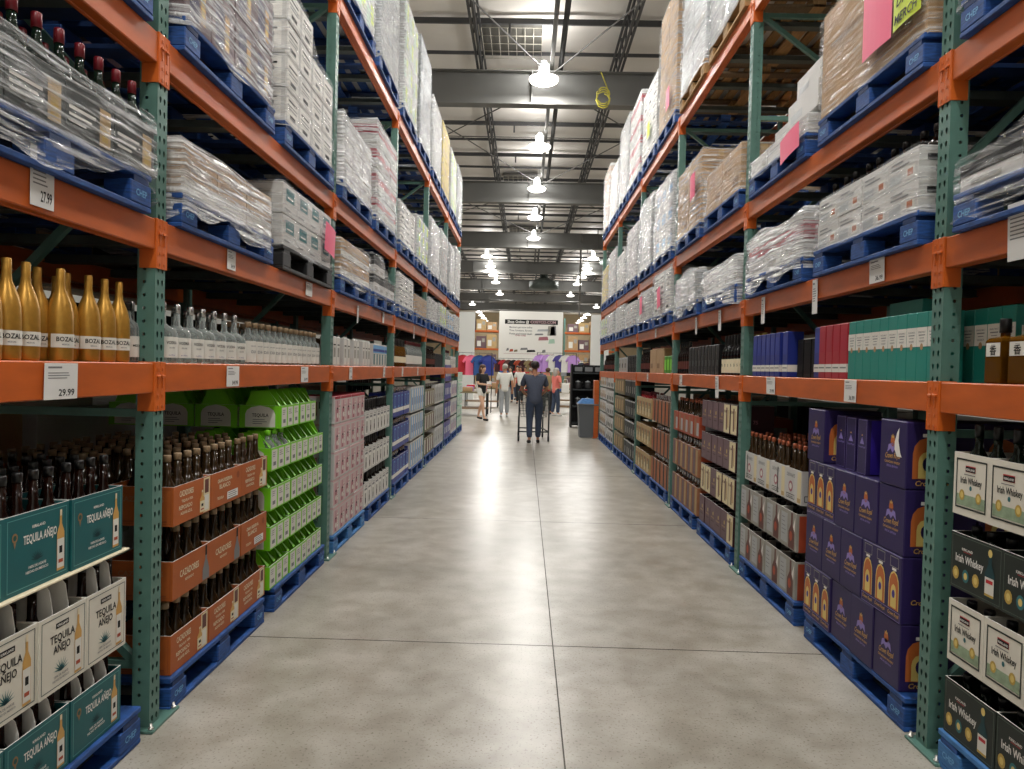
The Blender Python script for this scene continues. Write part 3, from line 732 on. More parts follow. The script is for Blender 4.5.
def purple_carton(v):
    w, d, h = .218, .30, .283; m = MB(); shut(m, w, d, h, 'purple_box')
    F, A, B = faces_of(w, d)
    if v in (0, 2):
        m.disc(F, w * .5, h * .68, .018, .024, 'whisky_print', .0004); crown(m, F, w * .5, h * .73, .022, 'gold_ink', .0007)
        m.poly(F, [(w * .3, h * .5), (w * .34, h * .62), (w * .5, h * .66), (w * .66, h * .62), (w * .7, h * .5), (w * .58, h * .56), (w * .5, h * .5), (w * .42, h * .56)], 'lilac_ink', .0004)
        m.text(F, 'Crown Royal', w * .5, h * .42, .034, 'gold_ink', width=w * .56, shear=.2, slope=.06); m.text(F, 'CANADIAN WHISKY', w * .5, h * .34, .014, 'gold_ink'); m.text(F, 'SPECIAL EDITION', w * .5, h * .28, .012, 'lilac_ink')
        if v == 2: m.poly(F, [(w * .74, h * .9), (w * .72, h * .7), (w * .8, h * .52), (w * .86, h * .46), (w * .68, h * .46), (w * .58, h * .56), (w * .58, h * .68), (w * .66, h * .82)], 'white', .0014)
    for E in (A, B):
        arch(m, E, d * .3, h * .16, d * .42, h * .62, 'whisky_print'); arch(m, E, d * .3, h * .17, d * .26, h * .4, 'gold_label', .0007); m.disc(E, d * .3, h * .38, .022, .03, 'purple_box', .001)
        m.rect(E, d * .22, h * .78, d * .38, h * .83, 'white', .0006); m.text(E, 'Crown Royal', d * .4, h * .06, .03, 'gold_ink', shear=.2)
    return m.build('carton')
def purple_window():
    """wide case with its front cut away: three printed gift boxes with bottles show"""
    w, d, h = .345, .30, .283; m = MB(); shut(m, w, d, h, 'purple_box')
    F, A, B = faces_of(w, d)
    for i in range(3):
        a = w * (i + .5) / 3; arch(m, F, a, h * .17, w * .24, h * .58, 'gold_label', .0002); arch(m, F, a, h * .17, w * .21, h * .55, 'whisky_print', .0005); arch(m, F, a, h * .19, w * .13, h * .36, 'gold_label', .0008); m.disc(F, a, h * .4, .012, .018, 'purple_bright', .0011)
        m.rect(F, a - w * .05, h * .75, a + w * .05, h * .79, 'white', .0005); m.frame(F, a - w * .1, h * .8, a + w * .1, h * .96, .003, 'grey_box', .0003); m.text(F, 'Crown Royal', a, h * .07, .022, 'gold_ink', width=w * .26, shear=.2)
    m.frame(F, .003, .003, w - .003, h * .15, .0025, 'lilac_ink')
    for E in (A, B): m.text(E, 'Crown Royal', d * .4, h * .3, .03, 'gold_ink', shear=.2)
    return m.build('carton')
def purple_gift():
    w, d, h = .098, .2, .262; m = MB(); m.bbox(-w / 2, w / 2, 0, d, 0, h, 'purple_box', .002); F, A, B = faces_of(w, d)
    m.frame(F, .002, .002, w - .002, h - .002, .002, 'lilac_ink'); crown(m, F, w / 2, h * .7, .012, 'gold_ink'); m.poly(F, [(w * .25, h * .55), (w * .5, h * .68), (w * .75, h * .55)], 'lilac_ink', .0004); m.text(F, 'Crown Royal', w / 2, h * .48, .014, 'lilac_ink')
    for E in (A, B): m.rect(E, d * .1, 0.004, d * .9, h - .004, 'purple_bright'); m.rect(E, d * .4, h * .05, d * .62, h * .2, 'maroon', .0006)
    return m.build('gift_box')
def irish(white):
    w, d, h = (.208, .3, .228) if white else (.288, .22, .205); m = MB(); tray(m, w, d, h, 'tan_white' if white else 'green_black', 'black_box')
    for F, ww in zip(faces_of(w, d), (w, d, d)):
        if white:
            m.frame(F, .016, .026, ww - .016, h - .02, .006, 'green_black', .0004); m.rect(F, ww * .34, h * .71, ww * .62, h * .81, 'red', .0004); m.rect(F, ww * .345, h * .715, ww * .615, h * .795, 'ink', .0007); m.text(F, 'KIRKLAND', ww * .48, h * .735, .011, 'white', .001, ww * .24)
            m.text(F, 'Irish Whiskey', ww * .5, h * .52, .034, 'ink', width=ww * .6); scribble(m, F, ww * .3, ww * .7, h * .66, 1, .01, 'ink_grey', t=.003); m.disc(F, ww * .5, h * .46, .007, .009, 'agave', .0006); m.rect(F, ww * .11, h * .16, ww * .89, h * .34, 'sea', .0003)
            for a in (.26, .72): m.disc(F, ww * a, h * .33, .016, .02, 'gold_coin', .0006); m.disc(F, ww * a, h * .33, .009, .012, 'gold_label', .0009)
        else:
            m.frame(F, .008, .008, ww - .008, h - .008, .002, 'green_line'); m.text(F, 'KIRKLAND', ww * .34, h * .72, .013, 'white'); m.rect(F, ww * .26, h * .695, ww * .42, h * .705, 'red', .0004)
            m.text(F, 'Irish Whiskey', ww * .38, h * .5, .04, 'white', width=ww * .56)
            for a, mm in ((.12, 'gold_coin'), (.32, 'agave'), (.52, 'gold_coin')): m.disc(F, ww * a, h * .28, .019, .024, mm, .0004); m.disc(F, ww * a, h * .28, .010, .013, 'gold_label', .0007)
            a = ww * .78; m.poly(F, [(a - .026, h * .1), (a + .026, h * .1), (a + .026, h * .5), (a + .009, h * .66), (a + .009, h * .88), (a - .009, h * .88), (a - .009, h * .66), (a - .026, h * .5)], 'agave_dark', .0004); m.rect(F, a - .024, h * .12, a + .024, h * .44, 'label_white', .0008); m.rect(F, a - .018, h * .34, a + .018, h * .4, 'red', .0011); m.rect(F, a - .024, h * .12, a + .024, h * .16, 'gold_coin', .0011); m.disc(F, a, h * .85, .011, .014, 'gold_label', .0008)
    return m.build('carton')

# ------------------------------------------------------------------ putting stacks on pallets
def layer_name(i, n):
    return 'only' if n == 1 else ('bottom' if i == 0 else 'top' if i == n - 1 else {1: 'second', 2: 'third', 3: 'fourth'}[i])
def stack(side, key, fn, desc, cat, ys, zs, rows=1, rstep=.3, off=0, group=None, jit=.006, variants=None, skip=(), onlytop=True):
    """cartons at aisle positions ys (near to far), base heights zs (bottom to top)"""
    ys = sorted(ys)
    for li, z in enumerate(zs):
        for r in range(rows if (li == len(zs) - 1 or not onlytop) else 1):
            for i, y in enumerate(ys):
                if (li, i) in skip: continue
                v = variants(li, i) if variants else 0
                o = proto((key, v), (lambda: fn(v)) if variants else fn)
                put(o, side, y + random.uniform(-.002, .002), off + r * rstep + random.uniform(0, .006), z, jit)
                lay = '' if len(zs) == 1 else ', %s layer' % layer_name(li, len(zs))
                tag(o, '%s%s, %s from front%s' % (desc, lay, ORD[i + 1], '' if r == 0 else ', %s row back' % ORD[r + 1]), cat, group or desc + 's')
def line(side, key, fn, desc, cat, pts, z, group=None, jit=.05, where='front', yaw=0):
    """single things standing on a shelf; pts = [(y, off)] near to far"""
    for i, (y, off) in enumerate(pts):
        o = proto(key, fn); put(o, side, y, off, z, jit, yaw); tag(o, '%s, %s from %s' % (desc, ORD[i + 1], where), cat, group or desc + 's')
def bottles(side, key, fn, desc, ys, z, offs, shared=None, layer=None):
    """rows of bottles in open cartons: the front row is told apart by place, rows behind share a label"""
    for r, off in enumerate(offs):
        n = 0
        for i, y in enumerate(sorted(ys)):
            if random.random() < (.12 if r else .05): continue          # some bottles have been sold
            n += 1; o = proto(key, fn); put(o, side, y + random.uniform(-.004, .004), off + random.uniform(-.004, .004), z, PI)
            ly = ', %s layer' % layer if layer else ''
            if r == 0: tag(o, '%s%s, %s in front row' % (desc, ly, ORD[n]), 'bottle', desc + 's')
            else: tag(o, '%s%s, behind the front row' % (desc, ly), 'bottle', desc + 's%s, rear rows' % ly)
def spread(a, b, n): return [a + (b - a) * (i + .5) / n for i in range(n)]
# ================================================================== LEFT RACK, floor level
L_, R_ = -1, 1
for k in range(-1, 5):
    for h in (0, 1):
        if k == -1 and h == 0: continue
        pallet(L_, k, h, 0, 'light' if (k, h) == (1, 0) else 'blue')
        pallet(R_, k, h, 0, 'light' if (k, h) == (-1, 1) else 'blue')
# tequila cartons nearest the camera
TO = .005
stack(L_, 'teal2', teal_finned, 'low teal tequila carton with dividers under white ones', 'carton', [2.425, 2.13, 1.835], [.142], group='lower teal tequila cartons')
stack(L_, 'wteq', white_tequila_carton, 'white tequila carton with blue agave print', 'carton', [2.475, 2.238, 2.0, 1.764], [.415], group='white tequila cartons')
stack(L_, 'teal1', lambda: teal_carton(0), 'deep teal tequila carton topped with dark bottles', 'carton', [2.415, 2.122, 1.83], [.772], rows=4, rstep=.222, group='upper teal tequila cartons')
m = MB(); m.bbox(-.5, .5, 0, .98, 0, .008, 'cream', .002); o = m.build('cardboard_sheet'); put(o, L_, 2.09, -.012, .763); tag(o, 'cream cardboard sheet between white and upper teal tequila cartons', 'cardboard')
teq = lambda: make_bottle('tequila', 'glass_dark', 'cap_black')
bottles(L_, 'teqb', teq, 'dark tequila bottle with black cap in an upper teal carton', [y + dx for y in (2.415, 2.122, 1.83) for dx in (-.104, -.035, .035, .104)], .777, [TO + .045 + .222 * (i // 2) + .105 * (i % 2) for i in range(8)])
bottles(L_, 'teqb', teq, 'dark tequila bottle among dividers of white cartons', [y + dx for y in (2.475, 2.238, 2.0, 1.764) for dx in (-.078, 0, .078)], .42, [.05])
bottles(L_, 'teqs', lambda: make_bottle('squat', 'glass_dark', 'cap_black'), 'dark bottle among dividers of the low teal cartons', [y + dx for y in (2.425, 2.13, 1.835) for dx in (-.108, -.036, .036, .108)], .147, [.05])
# orange cartons
OY = [3.12, 3.482, 3.844]
OV = lambda li, i: {(0, 0): 0, (0, 1): 0, (0, 2): 0, (1, 0): 2, (1, 1): 2, (1, 2): 1, (2, 0): 0, (2, 1): 1, (2, 2): 0}[li, i]
stack(L_, 'orange', orange_carton, 'orange tequila carton beyond first left post', 'carton', OY, [.143, .455, .768], rows=4, rstep=.276, variants=OV)
ob = lambda: make_bottle('squat', 'glass_brown', 'cap_tan')
bx = [y + dx for y in OY for dx in (-.132, -.044, .044, .132)]
bottles(L_, 'orb', ob, 'brown tequila bottle with tan cap in orange carton', bx, .773, [.052 + .276 * (i // 3) + .088 * (i % 3) for i in range(9)], layer='top')
bottles(L_, 'orb', ob, 'brown tequila bottle with tan cap in orange carton', bx, .460, [.052, .14], layer='middle')
bottles(L_, 'orb', ob, 'brown tequila bottle with tan cap in orange carton', bx, .148, [.052, .14], layer='bottom')
# green trays
for i, (z, ys) in enumerate([(.142, [4.27, 4.62, 4.97]), (.372, [4.27, 4.62, 4.97]), (.602, [4.27, 4.62, 4.97]), (.832, [4.27, 4.62, 4.97]), (1.07, [4.41, 4.78])]):
    nf = 3
    pk = lambda li, i: True
    stack(L_, 'gtray', lambda: green_tray(3), 'lime green label tray, %s tier' % ['lowest', 'second lowest', 'middle', 'second highest', 'highest'][i], 'tray', ys, [z], rows=4 if i == 4 else 2, rstep=.262, group='lime green trays', jit=.012)
gb = lambda: make_bottle('round', 'glass_green', 'cap_black', None, False, 10)
bottles(L_, 'gtb', lambda: make_bottle('round', 'glass_clear', 'lime', (.02, .11, 1.2, 'label_white', []), False, 12), 'clear bottle in the second highest lime green tray', [4.16, 4.27, 4.38], .838, [.05])
# pink cartons and white cartons with black caps (second bay)
def pinkc(v):
    w, d, h = .168, .27, .213; m = MB(); shut(m, w, d, h, 'card_white'); F, A, B = faces_of(w, d)
    m.rect(F, 0, h * .9, w, h, 'crimson' if v else 'pinkish', .0003); m.rect(F, w * .08, h * .06, w * .92, h * .86, 'pinkish', .0003)
    m.poly(F, [(w * .3, h * .08), (w * .62, h * .08), (w * .66, h * .5), (w * .52, h * .62), (w * .52, h * .84), (w * .42, h * .84), (w * .42, h * .62), (w * .28, h * .5)], 'rose', .0006); m.disc(F, w * .5, h * .3, w * .12, h * .1, 'label_white', .0009); m.rect(F, w * .38, h * .52, w * .6, h * .58, 'ink', .0009); m.rect(F, w * .7, h * .2, w * .88, h * .7, 'label_white', .0006); m.text(F, 'VODKA', w * .79, h * .6, .018, 'crimson', .001); scribble(m, F, w * .72, w * .86, h * .5, 4, .014, 'rose', .0009)
    for E in (A, B): m.rect(E, d * .1, h * .3, d * .5, h * .8, 'rose', .0003); m.rect(E, d * .55, h * .55, d * .75, h * .8, 'ink', .0003); m.rect(E, 0, h * .93, d, h, 'pinkish', .0004)
    if v: m.box(-w / 2 + .004, w / 2 - .004, .004, d - .004, h, h + .001, 'crimson')
    return m.build('carton')
stack(L_, 'pink', pinkc, 'pink and white printed carton beyond second left post', 'carton', spread(5.46, 6.48, 6), [.142 + .2145 * i for i in range(5)], rows=1, variants=lambda l, i: int(l == 4))
wb = lambda: generic(.165, .25, .225, 'card_white', [(.08, .08, .92, .92, 'white'), (.3, .12, .62, .6, 'grey_box'), (.36, .2, .56, .4, 'ink'), (.2, .72, .8, .8, 'ink_grey')], [('VODKA', .5, .84, .02, .6, 'ink')], [(.2, .2, .8, .8, 'grey_box')], True)
WY = spread(6.5, 7.69, 7)
stack(L_, 'wblk', wb, 'white carton with black capped bottles before third left post', 'carton', WY, [.142, .475, .808])
blk = lambda: make_bottle('wine', 'glass_black', 'cap_black', None, False, 10)
for z, ly in ((.147, 'bottom'), (.48, 'middle'), (.813, 'top')): bottles(L_, 'blkb', blk, 'black bottle standing in a white carton', [y + d for y in WY for d in (-.04, .04)], z, [.05, .135] if ly == 'top' else [.05], layer=ly)
# further bays
def far(side, key, desc, a, b, n, zs, w, h, d=.28, base='card_white', panels=(), texts=(), ends=(), open_top=True, rows=1, variants=None):
    stack(side, key, lambda: generic(w, d, h, base, panels, texts, ends, open_top), desc, 'carton', spread(a, b, n), zs, rows=rows, rstep=d + .01)
dk = lambda: make_bottle('tall', 'glass_black', 'cap_silver', None, False, 8)
far(L_, 'blue1', 'royal blue carton with white band beyond third left post', 7.92, 9.02, 5, [.142, .512, .882], .215, .27, base='royal_blue', panels=[(0, .2, 1, .36, 'white'), (.3, .4, .7, .9, 'sky_blue'), (.36, .45, .64, .85, 'royal_blue')], ends=[(0, .2, 1, .36, 'white')])
for z, ly in ((.147, 'bottom'), (.517, 'middle'), (.887, 'top')): bottles(L_, 'clrb', lambda: make_bottle('wine', 'glass_clear', 'cap_silver', None, False, 8), 'clear bottle standing in a royal blue carton', [y + d for y in spread(7.92, 9.02, 5) for d in (-.05, .05)], z, [.06], layer=ly)
far(L_, 'blue2', 'blue and white striped carton before fourth left post', 9.14, 10.28, 6, [.142, .50, .858], .185, .33, base='card_white', panels=[(.1, .06, .5, .94, 'sky_blue'), (.56, .1, .9, .9, 'white'), (.62, .3, .84, .6, 'royal_blue')], ends=[(.1, .1, .9, .9, 'royal_blue')])
bottles(L_, 'dkb', dk, 'dark bottle with silver cap on the back of the blue cartons', spread(7.95, 9.0, 10), 1.16, [.5])
far(L_, 'mix1', 'brown and grey carton beyond fourth left post', 10.45, 11.5, 4, [.142, .50, .858], .255, .26, base='olive_box', panels=[(.08, .1, .45, .9, 'label_white'), (.55, .2, .9, .8, 'brown_print')])
bottles(L_, 'dk2', lambda: make_bottle('tall', 'glass_brown', 'cap_silver', None, False, 8), 'brown bottle standing in a brown grey carton top', spread(10.45, 11.5, 8), .87, [.06])
far(L_, 'mix2', 'white carton with grey print before fifth left post', 11.62, 12.8, 5, [.142, .50, .858], .225, .31, base='card_white', panels=[(.12, .1, .48, .85, 'grey_box'), (.55, .1, .9, .85, 'silver_box'), (.2, .3, .4, .5, 'ink')])
far(L_, 'vio1', 'violet blue carton beyond fifth left post', 12.98, 14.05, 4, [.142, .5, .86, 1.2], .255, .3, base='violet', panels=[(.1, .15, .5, .85, 'royal_blue'), (.56, .3, .9, .7, 'white')])
far(L_, 'vio2', 'pale pink and white carton before last left post', 14.15, 15.3, 4, [.142, .5, .86], .27, .32, base='card_white', panels=[(.1, .1, .5, .6, 'pinkish'), (.56, .2, .9, .8, 'violet')])
far(L_, 'mint', 'pale green carton stacked past the left rack end', 15.5, 16.6, 4, [.142 + .25 * i for i in range(5)], .265, .21, base='mint', panels=[(.15, .2, .5, .8, 'white'), (.6, .3, .85, .7, 'agave')], open_top=False)
o = proto(('spal', 'blue', 1.06), lambda: make_small_pallet()); put(o, L_, 16.05, -.012, 0); tag(o, 'blue pallet under pale green cartons past the left rack end', 'pallet')

# ================================================================== LEFT RACK, first beam shelf (display bottles)
gold = lambda: make_bottle('gold', 'gold_bottle', None, (.043, .086, 1.1, 'label_white', [('BOZAL', .063, .02, .056, 'ink'), ('MEZCAL', .051, .006, None, 'ink_grey')]), True, 20)
Z1 = LV[1] + .0005
line(L_, 'gold', gold, 'gold ceramic bottle on the near left shelf', 'bottle', [(1.96, .05), (2.045, .055), (2.125, .055), (2.24, .10), (2.27, .055 - .01), (2.385, .1), (2.44, .06), (2.535, .06), (2.625, .06)], Z1, jit=.1, yaw=-.5)
line(L_, 'gold', gold, 'gold ceramic bottle in the rear row of near left shelf', 'bottle', [(2.1, .22), (2.3, .24), (2.48, .2), (2.6, .26)], Z1, jit=.3, yaw=-.5)
line(L_, 'clrlab', lambda: make_bottle('round', 'glass_clear', 'cap_black', (.02, .1, .8, 'label_white', [('MEZCAL', .06, .012, None, 'ink')]), True, 14), 'clear bottle tucked beside the gold bottles behind first left post', 'bottle', [(2.735, .09), (2.78, .2)], Z1)
fl = lambda: make_bottle('flask', 'glass_clear', 'cap_silver', (.022, .108, .8, 'label_white', [('VODKA', .078, .018, .05, 'ink'), ('SILVER', .06, .009, None, 'ink_grey'), ('6 x 750 ml', .03, .007, None, 'violet')]), True, 18)
line(L_, 'flask', fl, 'wide clear bottle with square white label beyond first left post', 'bottle', [(2.955 + .122 * i, .065) for i in range(7)], Z1, jit=.1, yaw=-.45)
line(L_, 'flask', fl, 'wide clear bottle with white label, second row beyond first left post', 'bottle', [(2.96 + .122 * i, .2) for i in range(7)], Z1, jit=.2)
rd = lambda: make_bottle('round', 'glass_clear', 'cap_tan', (.012, .125, 1.3, 'label_white', [('GRAN RESERVA', .095, .009, .04, 'ink_grey'), ('D/A', .06, .022, None, 'ink_grey')]), True, 14)
line(L_, 'rclr', rd, 'frosted white bottle with tan stopper before second left post', 'bottle', [(3.845 + .1 * i, .055) for i in range(13)], Z1, jit=.1, yaw=-.4)
line(L_, 'rclr', rd, 'frosted white bottle, second row before second left post', 'bottle', [(3.845 + .1 * i, .16) for i in range(13)], Z1, jit=.2)
gw = lambda v=0: generic(.1, .1, .225, 'card_white', [(.1, .06, .9, .94, 'label_white'), (.25, .3, .75, .62, 'grey_box'), (.2, .7, .8, .74, 'ink')], name='gift_box')
gk = lambda v=0: generic(.1, .1, .23, 'black_box', [(.1, .1, .9, .9, 'ink')], name='gift_box')
line(L_, 'gw', gw, 'white gift box on the shelf beyond second left post', 'box', [(5.48 + .11 * i, .02) for i in (0, 1, 3, 4, 6, 7, 9, 10, 11)], Z1, jit=.03)
line(L_, 'gk', gk, 'black box painting gap shade between white ones beyond second left post', 'box', [(5.48 + .11 * i, .05) for i in (2, 5, 8)], Z1, jit=.03)  # black boxes stand in for the shade in gaps between white boxes
line(L_, 'gbl', lambda: generic(.13, .12, .22, 'card_white', [(0, .6, 1, .94, 'sky_blue'), (.0, .66, 1, .78, 'royal_blue'), (.15, .08, .5, .55, 'agave'), (.55, .08, .9, .5, 'label_white')], name='gift_box'), 'blue and white gift box before third left post', 'box', [(6.95 + .135 * i, .02) for i in range(5)], Z1, jit=.03)
amb = lambda: make_bottle('wine', 'glass_amber', 'cap_black', (.05, .12, 1.2, 'cream', []), False, 12)
dkl = lambda: make_bottle('tall', 'glass_dark', 'cap_black', (.05, .13, 1.2, 'brown_print', []), False, 12)
wl = lambda: make_bottle('tall', 'glass_clear', 'cap_maroon', (.04, .15, 1.2, 'label_white', []), False, 12)
line(L_, 'amb', amb, 'amber bottle with cream label beyond third left post', 'bottle', [(7.98 + .1 * i, .06) for i in range(9)], Z1)
line(L_, 'wl', wl, 'pale bottle with red cap before fourth left post', 'bottle', [(8.95 + .1 * i, .06) for i in range(13)], Z1)
line(L_, 'dkl', dkl, 'dark bottle with brown label beyond fourth left post', 'bottle', [(10.48 + .11 * i, .06) for i in range(11)], Z1)
line(L_, 'gk', gk, 'black gift box on the shelf before fifth left post', 'box', [(11.75 + .14 * i, .03) for i in range(8)], Z1, jit=.03)
line(L_, 'wl', wl, 'pale bottle with red cap beyond fifth left post', 'bottle', [(13.0 + .2 * i, .06) for i in range(6)], Z1)
line(L_, 'gw', gw, 'white gift box near the far end of the left shelf', 'box', [(14.3 + .2 * i, .03) for i in range(5)], Z1, jit=.03)

# ================================================================== RIGHT RACK, floor level
RP = P0[1]
stack(R_, 'irishd', lambda: irish(0), 'black Irish whiskey carton on the near right pallet', 'carton', [2.56, 2.27, 1.98], [.142], group='black Irish whiskey cartons')
stack(R_, 'irishw', lambda: irish(1), 'white framed Irish whiskey carton above bottom black cartons', 'carton', [2.6, 2.39, 2.18, 1.97], [.415], group='white Irish whiskey cartons')
stack(R_, 'irishd', lambda: irish(0), 'black Irish whiskey carton between the white ones', 'carton', [2.555, 2.265, 1.975], [.692], group='black Irish whiskey cartons')
stack(R_, 'irishw', lambda: irish(1), 'white framed Irish whiskey carton on top by right post', 'carton', [2.6, 2.39, 2.18, 1.97], [.965], rows=2, rstep=.31, group='white Irish whiskey cartons')
ib = lambda: make_bottle('round', 'glass_green', 'cap_black', (.02, .1, 1.2, 'label_white', []), True, 12)
ib2 = lambda: make_bottle('tall', 'glass_green', 'cap_black', None, True, 12)
bottles(R_, 'irb', ib2, 'dark green whiskey bottle in the top white cartons', [y + d for y in (2.6, 2.39, 2.18, 1.97) for d in (-.05, .05)], .97, [.06, .16, .25])
bottles(R_, 'irb1', ib, 'dark green whiskey bottle in the upper black cartons', [y + d for y in (2.555, 2.265, 1.975) for d in (-.095, 0, .095)], .697, [.06])
bottles(R_, 'irb1', ib, 'dark green whiskey bottle in the lower white cartons', [y + d for y in (2.6, 2.39, 2.18, 1.97) for d in (-.05, .05)], .42, [.06])
bottles(R_, 'irb1', ib, 'dark green whiskey bottle in the bottom black cartons', [y + d for y in (2.56, 2.27, 1.98) for d in (-.095, 0, .095)], .147, [.06])
# purple cases
PZ = [.142, .427, .712, .997]
p = lambda i: 3.12 + .221 * i
def purple(v, y, li, lab, jit=.006, off=None):
    o = proto(('purple', v), lambda: purple_window() if v == 9 else purple_carton(v)); put(o, R_, y, random.uniform(0, .008) - .015 if off is None else off, PZ[li], jit); tag(o, lab, 'carton', 'purple whisky cases')
PN = ['bottom', 'second', 'third', 'top']
for li, items in enumerate([[(0, 3.12), (0, 3.345), (0, 3.568), (9, 3.86)], [(9, 3.183), (0, 3.475), (0, 3.7), (0, 3.925)], [(0, 3.12), (0, 3.345), (0, 3.568), (9, 3.86)], [(2, 3.12), (0, 3.95)]]):
    for i, (v, y) in enumerate(items):
        t = {0: 'purple whisky case with gold crown print', 9: 'wide purple whisky case printed with three bottles', 2: 'purple whisky case with torn white patch'}[v]
        lab = '%s, %s layer from floor, %s from right post' % (t, PN[li], ORD[i + 1]); purple(v, y, li, lab)
for li in (0, 1, 2, 3):
    purple(0, 3.125, li, 'purple whisky case behind the front column, %s layer, near end' % PN[li], off=.30)
for i, y in enumerate((3.46, 3.6, 3.735)):
    o = proto('pgift', purple_gift); put(o, R_, y, .015 + .01 * i, PZ[3] + .001, .05); tag(o, 'thin open purple gift box standing on the cases, %s from right post' % ORD[i + 1], 'box', 'thin purple gift boxes')
# white label scotch and silver cases
def dewars(v=0):
    w, d, h = .26, .3, .2; m = MB(); tray(m, w, d, h, 'card_white', 'kraft_dark'); F, A, B = faces_of(w, d)
    m.text(F, "DEWAR'S", w * .36, h * .74, .03, 'ink_grey', width=w * .5); m.disc(F, w * .36, h * .45, w * .13, h * .17, 'rose', .0003); m.disc(F, w * .36, h * .45, w * .08, h * .1, 'label_white', .0006); m.frame(F, w * .1, h * .08, w * .6, h * .22, .004, 'ink'); m.text(F, 'WHITE LABEL', w * .35, h * .12, .014, 'ink'); m.rect(F, w * .76, h * .04, w * .98, h * .96, 'cream_card', .0003); m.rect(F, w * .78, h * .05, w * .96, h * .18, 'tan_box', .0006)
    for E in (A, B): m.text(E, "DEWAR'S", d * .55, h * .62, .036, 'ink_grey', width=d * .5); m.text(E, 'BLENDED SCOTCH', d * .55, h * .5, .014, 'ink_grey'); m.frame(E, d * .06, h * .1, d * .95, h * .28, .004, 'ink'); m.text(E, 'WHITE LABEL', d * .5, h * .15, .022, 'ink', width=d * .7)
    return m.build('carton')
DY = spread(4.2, 5.28, 4)
stack(R_, 'dew', dewars, 'white scotch carton full of bottles before second right post', 'carton', DY, [.7], rows=3, rstep=.305, off=.02)
cop = lambda: make_bottle('tequila', 'glass_brown', 'cap_copper', (.05, .15, 1.2, 'label_white', []), False, 12)
bottles(R_, 'copb', cop, 'brown scotch bottle with copper cap in white cartons', [y + d for y in DY for d in (-.08, 0, .08)], .705, [.06 + .1 * i for i in range(9)])
def silverc():
    w, d, h = .262, .3, .225; m = MB(); tray(m, w, d, h, 'grey_box', 'kraft_dark'); F, A, B = faces_of(w, d)
    m.rect(F, w * .05, h * .1, w * .45, h * .9, 'silver_box', .0003); a = w * .72; m.poly(F, [(a - .05, h * .03), (a + .045, h * .03), (a + .045, h * .45), (a + .014, h * .66), (a + .014, h * .97), (a - .014, h * .97), (a - .014, h * .66), (a - .05, h * .45)], 'brown_print', .0004); m.disc(F, a - .01, h * .35, .022, .03, 'rust_box', .0008); m.poly(F, [(a + .02, h * .62), (a + .055, h * .9), (a + .05, h * .5)], 'white', .0008); scribble(m, F, w * .1, w * .4, h * .75, 5, .025, 'ink_grey', .0007)
    for E in (A, B): m.rect(E, d * .05, 0, d * .45, h * .95, 'rust_box', .0003); m.rect(E, d * .55, h * .3, d * .9, h * .9, 'ink', .0003)
    return m.build('carton')
stack(R_, 'silver', silverc, 'grey liquor carton with brown bottle print before second right post', 'carton', DY, [.142, .425], rows=1)
for z, ly in ((.147, 'bottom'), (.43, 'upper')): bottles(R_, 'cop2', lambda: make_bottle('round', 'glass_brown', 'cap_black', None, False, 10), 'dark bottle in a grey carton', [y + d for y in DY for d in (-.08, 0, .08)], z, [.07, .17], layer=ly)
# maroon and cream cartons (second bay)
def maroonc(v):
    w, d, h = .172, .28, .232; m = MB(); tray(m, w, d, h, 'maroon', 'black_box'); F, A, B = faces_of(w, d)
    if v: m.rect(F, w * .04, h * .02, w * .96, h * .98, 'cream_card', .0003); m.rect(F, w * .42, h * .12, w * .6, h * .88, 'brown_print', .0006); m.rect(F, w * .66, h * .2, w * .8, h * .8, 'tan_box', .0006); m.text(F, 'RUM', w * .24, h * .7, .03, 'brown_print', .0008)
    else: m.rect(F, w * .03, h * .02, w * .97, h * .98, 'mauve_box', .0003); m.disc(F, w * .6, h * .6, .014, .018, 'gold_coin', .0006); m.rect(F, w * .25, h * .3, w * .75, h * .34, 'maroon', .0006); m.text(F, 'WHISKY', w * .5, h * .42, .02, 'tan_box', .0008, w * .6)
    for E in (A, B): m.rect(E, d * .08, h * .06, d * .92, h * .94, 'cream_card' if v == 2 else 'maroon', .0003); m.text(E, '75', d * .5, h * .4, .04, 'rose', .0006)
    return m.build('carton')
MY = spread(5.45, 6.5, 6)
stack(R_, 'maroon', maroonc, 'maroon whisky carton beyond second right post', 'carton', MY, [.142, .425, .708, .991], variants=lambda l, i: {0: (2 if i == 0 else 0), 1: (1 if i != 3 else 0), 2: (2 if i == 0 else 0), 3: (1 if i < 2 else 0)}[l])
for z, ly in ((.147, 'bottom'), (.43, 'second'), (.713, 'third'), (.996, 'top')): bottles(R_, 'marb', lambda: make_bottle('round', 'glass_black', 'cap_black', None, False, 10), 'black bottle in a maroon carton', [y + d for y in MY for d in (-.043, .043)], z, [.055], layer=ly)
NY = spread(6.6, 7.72, 5)
far(R_, 'sien', 'brown and white liquor carton before third right post', 6.6, 7.72, 5, [.142, .5], .215, .26, base='sienna', panels=[(.08, .05, .5, .95, 'mauve_box'), (.62, .05, .9, .95, 'tan_box')], ends=[(.1, .1, .5, .9, 'rust_box'), (.6, .1, .9, .9, 'maroon')])
far(R_, 'rust', 'rust red carton on top before third right post', 6.6, 7.72, 5, [.858], .215, .2, base='rust_box', panels=[(.5, .1, .9, .7, 'silver_box'), (.1, .1, .44, .9, 'sienna')], ends=[(.2, .1, .8, .6, 'silver_box')], rows=3)
for z, ly, of in ((.147, 'bottom', [.06]), (.505, 'middle', [.06])): bottles(R_, 'whb', lambda: make_bottle('wine', 'label_white', 'cap_silver', None, False, 10), 'white wrapped bottle in a brown carton', [y + d for y in NY for d in (-.05, .05)], z, of, layer=ly)
